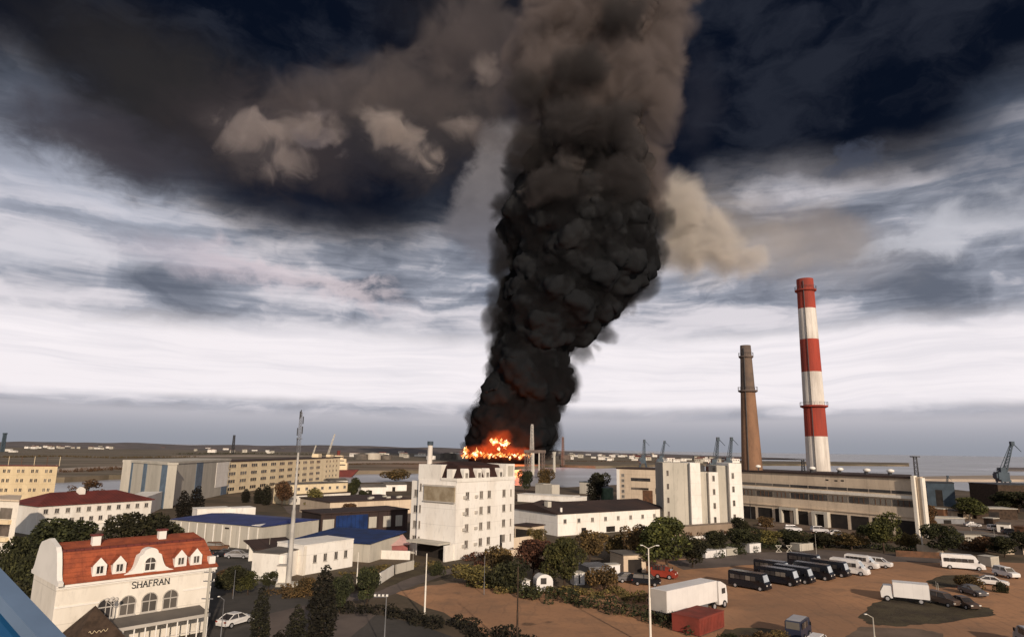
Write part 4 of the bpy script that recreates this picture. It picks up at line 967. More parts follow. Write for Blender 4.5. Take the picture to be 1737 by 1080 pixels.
    chimney('chimney', 'shorter brown brick chimney left of the banded one', 1276, 800, 225, [664, 608], [(664, .8, .8, M['brickdark']), (606, .5, .8, M['brickdark'])], 1.75, 3.95, 586,
            [M['brick'], mat('upper_brick', (.17, .12, .09), .92, col2=(.12, .09, .075), scale=.3), M['brickdark']])
    # lattice mast at the hall's right end
    P = AT(1556, 815, 205); P.z = 0; t = thing('lattice_mast', 'dark lattice mast behind the right end of the power station', 'mast', P); h = HZ(P, 775)
    part('tower', MB().lattice((0, 0, 0), (0, 0, h), 1.4, .8, 16, .09), M['darksteel'], t); part('platform', MB().box(-1, -1, h, 1, 1, h+.3), M['darksteel'], t)
    # dark sheds and clutter right of the station
    for (x0, x1, y, h, d, m, lb, rf) in [
        (1571, 1618, 818, 9.5, 14, 'bluesteel', 'dark blue-grey warehouse end right of the power station', 'darksteel'), (1692, 1800, 822, 10.0, 16, 'wood', 'dark block below the big harbour crane', 'darksteel'),
        (1585, 1636, 878, 1.6, 5, 'steel', 'low flat grey shed behind the round dark tree', 'panel'), (1636, 1690, 906, 2.4, 6, 'panel', 'pale low garage right of the round dark tree', 'flatroof'),
        (1655, 1725, 862, 3.4, 8, 'wood', 'long brown shed with pale flat roof at the right', 'panel'), (1612, 1650, 866, 2.2, 6, 'concrete', 'small shed with slanted light roof', 'flatroof'),
        (1700, 1760, 915, 3.0, 7, 'concrete', 'grey shed at the right edge above parked cars', 'flatroof'),
        (1578, 1600, 862, 3.0, 4, 'rust', 'rusty brown hut at the foot of the dark warehouse end', 'panel'), (1622, 1640, 848, 2.6, 4, 'panel', 'small pale hut left of the hazy green tree', 'darksteel'), (1690, 1712, 888, 2.2, 4, 'bright', 'small white hut below the long brown shed', 'flatroof'),
        (1668, 1684, 878, 2.0, 3, 'wood', 'dark timber hut in the middle of the right yard', 'panel'), (1720, 1737, 893, 2.4, 4, 'rust', 'rusty hut at the right edge of the yard', 'rust'), (1600, 1622, 900, 1.8, 4, 'panel', 'low pale hut above the round dark tree', 'darksteel'),
        (1014, 1044, 866, 3.0, 5, 'wood', 'dark timber hut behind the ridge of the long dark roof', 'panel'), (705, 718, 842, 2.2, 4, 'bright', 'tiny white hut left of the white tower block', 'flatroof')]:
        A = G(x0, y, h); B = G(x1, y+1.5, h); b = Building('shed', lb, A, B, d, h, M[m]); b.p('roof', MB().box(-.2, -.2, h, b.w+.2, d+.2, h+.25), M[rf]); b.p('door', MB().box(b.w*.3, -.05, 0, b.w*.55, -.002, h*.7), M['dark'])
    # steel arch frames, garages, sheds around the lot
    for (x0, x1, yb, h, d, m, lb, rf) in [
        (1000, 1034, 992, 2.6, 4, 'steel', 'grey open-fronted shed left of the white gate', 'steel'), (1052, 1092, 948, 2.4, 4, 'wood', 'dark timber shed under the lamp arms', 'flatroof'),
        (1058, 1096, 972, 3.0, 5, 'concrete', 'tan garage left of the red van', 'flatroof')]:
        A = G(x0, yb); B = G(x1, yb-2); b = Building('shed', lb, A, B, d, h, M[m]); b.p('roof', MB().box(-.25, -.3, h, b.w+.25, d+.2, h+.16), M[rf]); b.p('door', MB().box(b.w*.2, -.05, 0, b.w*.8, -.002, h*.75), M['dark'])
def build_containers():
    def cont(x0, x1, yb, yt, m, lb, d=2.4, name='container', cat='container', slope=.10):
        A = G(x0, yb); B = G(x1, yb-(x1-x0)*slope); o, rz, w = site(A, B); h = HZ(A, yt); t = thing(name, lb, cat, o, rz)
        mb = MB().box(0, 0, .1, w, d, h); 
        for i in range(int(w/.35)): mb.box(.1+i*.35, -.05, .25, .22+i*.35, -.002, h-.15)
        part('body', mb, m, t); part('roof_frame', MB().box(-.04, -.06, h+.002, w+.04, d+.04, h+.09), m, t); part('skids', MB().box(.1, .1, 0, w-.1, d-.1, .098), M['darksteel'], t)
        return t
    cont(1197, 1215, 947, 935, M['vwhite'], 'first white container on the lot edge, left of the trio'); cont(1216, 1232, 945, 933, M['vwhite'], 'middle white container of the trio on the lot edge')
    cont(1233, 1251, 943, 931, M['panel'], 'right cream container of the trio on the lot edge'); cont(1272, 1291, 938, 923, M['vwhite'], 'single white kiosk box near the trio of containers')
    cont(1357, 1380, 935, 923, M['panel'], 'pale box behind the dark minibuses'); cont(1682, 1696, 962, 945, M['panel'], 'small pale kiosk right of the white minibus')
    cont(1187, 1229, 1080, 1050, M['redbox'], 'dark red container on the ground in front of the lorry', d=3.6, slope=.38)
    for x, lb in ((1316, 'left pale slatted panel leaning at the lot edge'), (1334, 'right pale slatted panel leaning at the lot edge')):
        A = G(x, 936); t = thing('fence_panel', lb, 'fence panel', A, .1); part('frame', MB().box(0, 0, 0, 1.4, .1, .12).box(0, 0, 1.3, 1.4, .1, 1.42).tube((0, .05, 0), (1.4, .05, 1.4), .06).tube((1.4, .05, 0), (0, .05, 1.4), .06), M['panel'], t)
    # kiosks in the bushes
    def booth(px, yb, yt, wpx, lb, arch=False):
        A = G(px-wpx/2, yb); B = G(px+wpx/2, yb-1); o, rz, w = site(A, B); h = HZ(A, yt); t = thing('kiosk', lb, 'kiosk', o, rz)
        if arch:
            pts = [(0, 0), (w, 0), (w, h*.6)]+[(w/2+w/2*math.cos(a*math.pi/8), h*.6+h*.4*math.sin(a*math.pi/8)) for a in range(1, 8)]+[(0, h*.6)]
            part('shell', MB().prism(pts, 0, 2), M['vwhite'], t); part('window', MB().box(w*.25, -.05, h*.45, w*.6, -.002, h*.8), M['glass'], t)
        else:
            part('shell', MB().box(0, 0, 0, w, 1.6, h), M['vwhite'], t); part('roof', MB().box(-.1, -.1, h, w+.1, 1.7, h+.1), M['panel'], t)
            part('door', MB().box(w*.44, -.04, .2, w*.56, -.002, h-.3), M['dark'], t)
    booth(892, 1005, 985, 13, 'narrow white double kiosk at the hedge'); booth(924, 1004, 974, 28, 'rounded white cabin with dark window in the bushes', True)
    booth(983, 992, 972, 18, 'white kiosk under the yellow-green tree'); booth(1042, 980, 958, 20, 'white gate booth beside the grey shed')
    # rows of small allotment sheds / rubble walls near the tower block
    for x0, y0, x1, y1, h, m, lb in [(645, 990, 668, 975, 1.6, 'white', 'broken pale wall left of the slim lamp post'), (672, 973, 702, 965, 1.5, 'panel', 'pale green wall section behind the slim lamp post'),
        (862, 944, 905, 938, 1.2, 'concrete', 'low rubble wall in the scrub'), (1040, 918, 1075, 913, .9, 'panel', 'long pale roof slab in the scrub'), (1150, 905, 1180, 902, .8, 'white', 'low white kerb wall beyond the big tree'),
        (1520, 943, 1600, 947, 1.2, 'rust', 'dark rusty fence along the far edge of the dirt lot'), (1556, 938, 1600, 944, 1.9, 'concrete', 'tan wall section at the far edge of the dirt lot'),
        (1600, 925, 1740, 935, 1.3, 'flatroof', 'grey wall behind the white minibus')]:
        A = G(x0, y0); B = G(x1, y1); o, rz, w = site(A, B); tag(link('wall', MB().box(0, 0, 0, w, .25, h).mesh('wall', M[m]), None, o, rz), lb, 'wall')
def build_far():
    # houses of the town on the far shore
    q = random.Random(21); hm = []; hd = []
    for k in range(6):
        w, d, h = q.uniform(9, 20), q.uniform(7, 10), q.uniform(3.2, 7.5)
        mb = MB().box(-w/2, -d/2, 0, w/2, d/2, h)
        mb.prism([(-d/2-.3, h), (0, h+q.uniform(.4, 2.5)), (d/2+.3, h)], -w/2-.3, w/2+.3, mi=1, ax='x')
        for i in range(int(w/3)): mb.box(-w/2+1+i*3, -d/2-.06, h*.45, -w/2+2.2+i*3, -d/2-.002, h*.8, mi=2)
        wc, rc = [('bright', 'flatroof'), ('panel', 'darkred'), ('white', 'white'), ('bright', 'darkred'), ('panel', 'flatroof'), ('bright', 'white')][k]
        hd.append(['bright white, grey roofed', 'greyish, red roofed', 'plain white', 'bright white, red roofed', 'greyish, grey roofed', 'bright all-white'][k]+(' wide' if w > 15 else ' narrow')+(' tall' if h > 5.4 else ' low'))
        hm.append(mb.mesh('far_house', [M[wc], M[rc], M['glass']]))
    n = 0
    PLACE = [(75, ' above the yellow office'), (110, ' above the long red roof'), (150, ' above its chimney'), (200, ' left of the pale block'), (262, ' above the pale block'), (310, ' above the white corner'), (400, ' left of the dark mast'), (520, ' between the masts'), (650, ' left of the white stack'), (700, ' at the white stack'), (800, ' right of the white stack'), (960, ' just right of the smoke'), (1015, ' right of the water tower'), (1060, ' left of the crane pair'), (1100, ' at the first crane'), (1130, ' at the leaning crane'), (1180, ' right of the crane pair'), (1300, ' left of the brick chimney')]
    def cluster(x0, x1, y0, y1, cnt, grp, lab):
        nonlocal n
        for _ in range(cnt):
            px, py = q.uniform(x0, x1), q.uniform(y0, y1); p = G(px, py, 1.05)
            if p.y > 6000 or p.y < 0: continue
            k = q.randrange(6); o = link('far_house', hm[k], None, p, q.uniform(-.5, .5)); s_ = q.uniform(.7, 1.2); o.scale = (s_*1.1, s_, s_); pl = next(s_ for mx, s_ in PLACE if px < mx); row = ' farther back' if py < (y0+y1)/2 else ' nearer the water'; tag(o, hd[k]+' '+lab+pl+row, 'house', grp); n += 1
    cluster(40, 108, 757, 761, 26, 'houses at the foot of the left hills', 'far house'); cluster(108, 190, 757, 762, 26, 'houses at the foot of the left hills', 'far house')
    cluster(225, 300, 757.5, 763, 16, 'houses below the middle hill', 'far house'); cluster(5, 40, 763, 768, 2, 'houses at the foot of the left hills', 'far house')
    cluster(330, 500, 762, 769, 12, 'houses below the middle hill', 'far house'); cluster(590, 780, 768, 777, 18, 'depot sheds left of the fire', 'depot shed')
    cluster(930, 1015, 769, 779, 14, 'town houses right of the fire', 'far house'); cluster(1015, 1110, 771, 782, 34, 'town houses right of the fire', 'far house')
    cluster(1110, 1250, 778, 785, 22, 'town houses right of the fire', 'far house')
    # storage tanks of the depot
    for i, (px, r_, m) in enumerate([(612, 11, 'flatroof'), (632, 13, 'panel'), (655, 9, 'flatroof'), (731, 8, 'bright'), (760, 14, 'flatroof'), (778, 12, 'panel'), (925, 13, 'brickdark'), (958, 12, 'brickdark')]):
        p = G(px, 779, 1.05); t = thing('storage_tank', ['grey storage tank farthest left on the depot shore', 'pale storage tank second from the left', 'small grey storage tank third from the left', 'round white storage tank above the stack', 'broad grey storage tank left of the flames', 'pale storage tank at the left edge of the flames', 'sooty storage tank just right of the smoke base', 'dark storage tank farthest right of the fire'][i], 'storage tank', p, group='fuel depot tanks')
        part('shell', MB().cyl(0, 0, 0, r_*.75, r_, n=28), M[m], t); part('lid', MB().cyl(0, 0, r_*.75+.002, r_*.75+1.5, r_, .6, n=28), M[m], t)
    # lattice mast and posts near the fire
    def mast(px, yb, Y, yt, w0, w1, m, lb, n=14, r=.3):
        P = AT(px, yb, Y); P.z = 0; t = thing('lattice_mast', lb, 'mast', P); h = HZ(P, yt); part('tower', MB().lattice((0, 0, 0), (0, 0, h), w0, w1, n, r), M[m], t); part('top', MB().box(-w1*.7, -w1*.7, h, w1*.7, w1*.7, h+w1*.6), M[m], t); return t
    mast(902, 800, 640, 721, 3.4, 1.5, 'pale_steel', 'pale lattice mast in front of the burning depot', r=.35); mast(955, 785, 900, 742, 3, 1.6, 'brickdark', 'thin dark mast right of the fire', r=.45)
    mast(394, 775, 1500, 739, 5, 3, 'darksteel', 'thin dark mast on the far shore above the white cornered block', r=.6); mast(3, 770, 1300, 736, 5, 4, 'bluesteel', 'blue-grey mast at the far left edge', r=1.0)
    P = AT(940, 795, 640); P.z = 0; h = HZ(P, 766); t = thing('water_tower', 'pale post-like water tower right of the burning depot', 'tower', P); part('column', MB().cyl(0, 0, 0, h-4, 1.5, 1.1), M['panel'], t); part('tank', MB().cyl(0, 0, h-4, h, 1.1, 2.0), M['panel'], t)
    P = AT(907, 805, 560); P.z = 0; t = thing('trestle', 'brown trestle structure in front of the fire', 'trestle', P); h = HZ(P, 768)
    part('frame', MB().lattice((-6, 0, 0), (-6, 0, h), 3, 3, 6, .45).lattice((6, 0, 0), (6, 0, h), 3, 3, 6, .45).box(-9, -2, h, 9, 2, h+2.5), M['brickdark'], t)
    part('legs', MB().box(-2, -2, 0, -.5, 0, h).box(3, -2, 0, 4, 0, h), M['panel'], t)
    # harbour cranes
    def crane(px, yb, Y, yt, lb, sc_=1.0, lean=.28, m='bluesteel'):
        P = AT(px, yb, Y); P.z = 0; h = HZ(P, yt); t = thing('harbour_crane', lb, 'crane', P, 0, 'harbour cranes'); k = h/40
        leg = MB()
        for sx in (-1, 1):
            for sy in (-1, 1): part('leg', MB().tube((sx*6*k, sy*5*k, 0), (sx*2.6*k, sy*2.2*k, 13*k), .55*k), M[m], t)
        part('portal', MB().box(-3.4*k, -3*k, 12.6*k, 3.4*k, 3*k, 14*k), M[m], t)
        part('cabin', MB().box(-4.5*k, -2.6*k, 14*k, 3.0*k, 2.6*k, 19*k).box(-5.6*k, -2*k, 15*k, -4.5*k, 2*k, 18*k).box(-2.2*k, -2*k, 19*k, 1.6*k, 2*k, 22*k), M[m], t)
        part('jib', MB().lattice((1.5*k, 0, 19*k), (lean*20*k+1.5*k, 0, 39*k), 2.4*k, 1.1*k, 9, .24*k), M[m], t)
        part('jib_head', MB().tube((lean*20*k+1.5*k, 0, 39*k), (lean*20*k+7*k, 0, 33*k), .3*k, .2*k).box(lean*20*k, -1*k, 37*k, lean*20*k+2.4*k, 1*k, 40*k), M[m], t)
        part('stay', MB().tube((-1*k, 0, 22*k), (lean*20*k, 0, 38.5*k), .22*k).tube((-4*k, 0, 19*k), (-1*k, 0, 22*k), .3*k), M[m], t)
        return t
    crane(1091, 797, 620, 745, 'harbour crane left of the pair behind the factory office', lean=.05); crane(1121, 797, 620, 747, 'leaning harbour crane right of the pair behind the factory office', lean=.22)
    crane(1212, 800, 420, 741, 'harbour crane rising behind the windowless bays', lean=.14); crane(1236, 800, 480, 741, 'thin harbour crane next to the brick chimney', lean=.14)
    crane(1704, 830, 330, 748, 'big dark harbour crane at the right edge of the bay', lean=.40)
    crane(1604, 832, 300, 806, 'small crane on the dark warehouse roof line', lean=.2)
    # ship behind the long yellow building
    P = AT(556, 792, 520); P.z = -2; t = thing('ship', 'moored ship with white tiered bridge and two slanting pale booms', 'ship', P, .1); k = .62
    part('hull', MB().prism([(-30*k, 0), (30*k, 0), (38*k, 9*k), (-32*k, 8*k)], -6*k, 6*k), M['darkred'], t); part('superstructure', MB().box(2*k, -5*k, 8*k, 24*k, 5*k, 17*k).box(4*k, -4.5*k, 17*k, 22*k, 4.5*k, 22*k).box(8*k, -4*k, 22*k, 18*k, 4*k, 26*k), M['ochre'], t)
    for i, z in enumerate((14, 19, 23.5)): part('window_row', MB().box((4+i*1.5)*k, (-5.1+i*.5)*k, z*k, (22-i*1.8)*k, (-5.02+i*.5)*k, (z+1.3)*k), M['glass'], t)
    part('boom', MB().lattice((-6*k, 0, 8*k), (6*k, 0, 52*k), 2.2*k, 1.0*k, 9, .2*k), M['panel'], t); part('boom', MB().lattice((-24*k, 0, 8*k), (-16*k, 0, 38*k), 1.6*k, .8*k, 7, .2*k), M['panel'], t); part('funnel', MB().cyl(12*k, 0, 26*k, 32*k, 2*k), M['darkred'], t)
build_right(); build_containers(); build_far()
# ---------------------------------------------------------------- poles and lamps
def pole_things():
    # tall slim telecom mast
    P = G(489, 992); t = thing('telecom_mast', 'very tall slim pale telecom mast with antennas near its top', 'mast', P); h = HZ(P, 699)
    part('lower_shaft', MB().cyl(0, 0, 0, h*.42, .42, .30, n=16), M['pale_steel'], t); part('middle_shaft', MB().cyl(0, 0, h*.42+.002, h*.76, .23, .16, n=14), M['pale_steel'], t)
    part('upper_lattice', MB().lattice((0, 0, h*.76), (0, 0, h), .42, .3, 14, .028), M['steel'], t)
    part('platform', MB().cyl(0, 0, h*.84, h*.843, .5), M['steel'], t)
    for z, a in ((.80, 2.8), (.87, .6), (.86, 3.5), (.93, .3), (.97, 1.9), (.96, 4.6)):
        part('antenna', MB().cyl(.38*math.cos(a), .38*math.sin(a), h*z, h*z+1.2, .08), M['darksteel'], t)
    part('plinth', MB().box(-1.6, -1.4, 0, 1.8, 1.4, .35), M['panel'], t)
    P2 = G(478, 990); t2 = thing('equipment_cabinet', 'pale upright cabinet standing at the foot of the tall mast', 'cabinet', P2); part('body', MB().box(-.7, -.6, .1, .7, .6, 2.7), M['white'], t2); part('roof', MB().box(-.8, -.7, 2.7, .8, .7, 2.85), M['frame'], t2)
    # utility pole right of the restaurant
    P = G(343, 1105); t = thing('utility_pole', 'pale utility pole with crossarms at the right end of the restaurant', 'utility pole', P); h = HZ(P, 962)
    part('shaft', MB().cyl(0, 0, 0, h, .17, .12), M['panel'], t)
    for z in (h-.5, h-1.4, h*.62): part('crossarm', MB().box(-.6, -.05, z, .6, .05, z+.1), M['steel'], t)
    for z in (h-.5, h-1.4):
        for x in (-.5, .5): part('insulator', MB().cyl(x, 0, z+.1, z+.28, .05), M['white'], t)
    def lamp(px, yb, yt, lb, r=.11, m='pale_steel', arm=0, arm2=0, heads=True):
        P = G(px, yb); t = thing('lamp_post', lb, 'lamp post', P); h = HZ(P, yt)
        part('shaft', MB().cyl(0, 0, 0, h*.5, r, r*.9).cyl(0, 0, h*.5+.001, h, r*.7, r*.5), M[m], t)
        for a in (arm, arm2):
            if a:
                part('arm', MB().tube((0, 0, h-.05), (a*.7, 0, h+.3), .03), M[m], t); part('lamp_head', MB().box(min(a*.7, a), -.1, h+.26, max(a*.7, a), .1, h+.34), M['lamp'], t)
        return t, h
    lamp(720, 1047, 938, 'slim cream post standing alone at the left end of the dirt lot', r=.12, m='cream')
    lamp(1104, 1098, 929, 'tall pale lamp post with two lamp heads left of the lorry', r=.13, m='cream', arm=-.9, arm2=1.2)
    lamp(877, 1110, 960, 'dark timber pole at the near edge of the dirt lot', r=.11, m='wood')
    lamp(1486, 1110, 1046, 'short bent pale post on the concrete apron', r=.11, m='panel', arm=-.9)
    lamp(821, 1008, 942, 'thin grey post in the scrub left of the kiosks', r=.06, m='steel'); lamp(605, 990, 936, 'thin pale post right of the four windowed house', r=.09, m='cream')
    lamp(373, 1095, 1016, 'thin green-grey lamp post near the white car', r=.06, m='steel', arm=-.7); lamp(395, 1015, 966, 'thin pole behind the restaurant corner', r=.05, m='steel')
    lamp(1594, 1022, 988, 'left short white post between truck and brown jeep', r=.07, m='panel'); lamp(1590, 1012, 985, 'white stake beside the truck cab', r=.05, m='panel')
    t, h = lamp(651, 1105, 1012, 'dark lamp post with a row of four small floodlights', r=.08, m='steel')
    part('crossbar', MB().box(-1.3, -.04, h, .1, .04, h+.08), M['steel'], t)
    for i in range(4): part('floodlight', MB().box(-1.3+i*.42, -.12, h+.08, -1.08+i*.42, .08, h+.28), M['lamp'], t)
    for i, (x, yb, yt) in enumerate([(1560, 930, 900), (1385, 940, 905), (1690, 935, 893), (1545, 905, 872), (995, 940, 905), (1228, 925, 895), (700, 965, 930), (455, 950, 905), (560, 905, 860), (1648, 905, 872)]):
        lamp(x, yb, yt, ['pale utility pole at the green tree', 'thin pole above the dark minibuses', 'thin pole behind the white minibus', 'thin pole at the foot of the power station end', 'thin pole in front of the long dark roofed building', 'thin pole beside the tan plinth wall', 'thin pole at the carport of the white tower block', 'thin pole beside the open shelter', 'thin pole in front of the dark workshop', 'thin pole behind the pale low garage'][i], r=.06, m='panel')
    P = G(1566, 938); t = thing('utility_pole', 'short white forked utility pole beside the round dark tree', 'utility pole', P); part('shaft', MB().cyl(0, 0, 0, 4.2, .14), M['white'], t); part('crossarm', MB().tube((0, 0, 3), (-1.2, 0, 4.4), .08), M['white'], t)
    # blue balcony railing close to the camera
    t = thing('balcony_railing', 'blurred blue balcony railing with pale blue rail in the near left corner', 'railing')
    def P3(px, py, Y): return AT(px, py, Y)
    a0, a1 = P3(-60, 920, 1.25), P3(100, 1092, 1.02)
    d = (a1-a0); mb = MB(); up = Vector((0, 0, 1)); sd = d.cross(up).normalized()*.022
    def bar(p, q, hh, wd):
        s_ = (q-p).cross(up).normalized()*wd; vs = [p-s_, p+s_, q+s_, q-s_]; lo = [v-Vector((0, 0, hh)) for v in vs]
        return vs+lo, [(0, 1, 2, 3), (7, 6, 5, 4), (0, 4, 5, 1), (1, 5, 6, 2), (2, 6, 7, 3), (3, 7, 4, 0)]
    v, f = bar(a0, a1, .022, .016); part('top_rail', MB().add(v, f), M['palerail'], t)
    b0, b1 = a0+Vector((-.0, 0, -.034)), a1+Vector((-.0, 0, -.034)); v, f = bar(b0-Vector((.012, 0, 0)), b1-Vector((.012, 0, 0)), .6, .006); part('panel', MB().add(v, f), M['bluepaint'], t)
pole_things()
# ---------------------------------------------------------------- vehicles (front towards +x, origin on the ground at the centre)
def wheels(t, xs, w, r, rim='vsilver'):
    tm = MB(); 
    def wm():
        m = MB(); n = 14
        vs = [(r*math.cos(2*math.pi*i/n), s_, r*math.sin(2*math.pi*i/n)) for s_ in (-.11, .11) for i in range(n)]
        m.add(vs, [(i, (i+1) % n, n+(i+1) % n, n+i) for i in range(n)]+[tuple(range(n)), tuple(range(n, 2*n))[::-1]])
        vs = [(r*.58*math.cos(2*math.pi*i/n), s_, r*.58*math.sin(2*math.pi*i/n)) for s_ in (-.12, .12) for i in range(n)]
        return m.mesh('wheel', M['tyre']), MB().add(vs, [(i, (i+1) % n, n+(i+1) % n, n+i) for i in range(n)]+[tuple(range(n)), tuple(range(n, 2*n))[::-1]]).mesh('rim', M[rim])
    a, b = wm()
    for x in xs:
        for s_ in (-1, 1):
            o = link('wheel', a, t, (x, s_*(w/2-.12), r)); link('rim', b, o)
def bodyshape(prof, w, z0, tuck, zb):            # profile extruded, narrowing above the belt line
    n = len(prof); vs = []
    for s_ in (-1, 1):
        for x, z in prof:
            k = 0 if z <= zb else (z-zb)*tuck
            e = .10 if (abs(x) > max(p[0] for p in prof)-.25) else 0
            vs.append((x, s_*(w/2-k-e), z))
    return MB().add(vs, [tuple(range(n))[::-1], tuple(range(n, 2*n))]+[(i, (i+1) % n, n+(i+1) % n, n+i) for i in range(n)])
def car(label, paint, loc, rz, kind='sedan', group=None):
    t = thing('parked_car', label, 'car', loc, rz, group); W = 1.76
    if kind == 'sedan': body = [(-2.2, .35), (2.15, .3), (2.22, .62), (2.0, .78), (.95, .92), (-1.55, .98), (-2.15, .95), (-2.25, .7)]; cab = [(-1.75, .96), (1.05, .9), (.30, 1.38), (-.95, 1.42)]; roof = [(-.98, 1.40), (.34, 1.36), (.25, 1.45), (-.9, 1.48)]
    else: body = [(-2.2, .42), (2.2, .4), (2.25, .85), (2.1, 1.02), (1.05, 1.14), (-2.15, 1.16), (-2.25, .8)]; cab = [(-2.1, 1.14), (1.2, 1.12), (.55, 1.68), (-1.95, 1.72)]; roof = [(-2.0, 1.69), (.62, 1.65), (.5, 1.76), (-1.9, 1.8)]
    part('body', bodyshape(body, W, 0, .15, .8), M[paint], t); part('windows', bodyshape(cab, W-.14, 0, .30, cab[0][1]), M['glass'], t)
    z = cab[0][1]; part('roof', bodyshape(roof, W-.14-2*.30*(roof[0][1]-z)+.04, 0, .3, roof[0][1]), M[paint], t)
    for s_ in (-1, 1):
        [part('pillar', MB().tube(*pp), M[paint], t) for pp in (((cab[1][0], s_*(W/2-.09), cab[1][1]), (roof[1][0], s_*(W/2-.20), roof[1][1]), .04), ((cab[0][0], s_*(W/2-.09), cab[0][1]), (roof[0][0], s_*(W/2-.20), roof[0][1]), .05), ((-.3, s_*(W/2-.07), z), (-.35, s_*(W/2-.19), roof[0][1]), .035))]
        part('headlight', MB().box(2.12, s_*.62-.16, .62, 2.235, s_*.62+.16, .76), M['lamp'], t); part('tail_light', MB().box(-2.27, s_*.66-.13, .72, -2.12, s_*.66+.13, .88), M['vred'], t)
    wheels(t, (-1.35, 1.35), W, .32); return t
def minibus(label, paint, loc, rz, L=6.4, group=None, scr='screen', H=2.55, name='minibus', nose=1.0, roofm=None):
    t = thing(name, label, name, loc, rz, group); W = 2.0; h = L/2
    body = [(-h, .35), (h-.15, .3), (h, .75), (h-.12*nose, 1.08), (h-.75*nose, 1.32), (h-1.45*nose, H-.18), (h-1.9*nose, H-.02), (-h+.15, H), (-h, H-.2)]
    part('body', bodyshape(body, W, 0, .10, 1.3), M[paint], t)
    # windscreen on the slope
    a, b = Vector((h-.80*nose, 0, 1.36)), Vector((h-1.42*nose, 0, H-.24)); n_ = Vector((b.z-a.z, 0, a.x-b.x)).normalized()*.02
    part('windscreen', MB().add([(a+n_+Vector((0, y, 0)))[:] for y in (-.86, .86)]+[(b+n_+Vector((0, y, 0)))[:] for y in (.74, -.74)]+[(a-n_+Vector((0, y, 0)))[:] for y in (-.86, .86)]+[(b-n_+Vector((0, y, 0)))[:] for y in (.74, -.74)],
        [(0, 1, 2, 3), (7, 6, 5, 4), (0, 4, 5, 1), (1, 5, 6, 2), (2, 6, 7, 3), (3, 7, 4, 0)]), M[scr], t)
    if roofm: part('roof_panel', MB().box(-h+.3, -.72, H+.002, h-2.1*nose, .72, H+.06), M[roofm], t)
    xs = lsp(-h+.35, h-1.7, 6)
    for s_ in (-1, 1):
        for x0, x1 in zip(xs, xs[1:]):
            y0, y1 = s_*(W/2-.055), s_*(W/2-.02)
            part('side_window', MB().box(x0+.05, min(y0, y1), 1.38, x1-.05, max(y0, y1), 2.02), M['glass'], t)
        part('headlight', MB().box(h-.16, s_*.7-.15, .82, h-.01, s_*.7+.15, 1.02), M['lamp'], t); part('mirror', MB().box(h-1.0, s_*1.05-.08, 1.35, h-.88, s_*1.05+.08, 1.7), M['tyre'], t)
    part('rear_window', MB().box(-h-.02, -.75, 1.35, -h+.02, .75, 2.1), M['glass'], t); part('bumper', MB().box(h-.1, -.9, .32, h+.06, .9, .62), M[paint], t)
    wheels(t, (-h+1.2, h-1.05), W, .38); return t
def along(pa, pb):
    d = pb-pa; return (pa+pb)/2, math.atan2(d.y, d.x), d.length
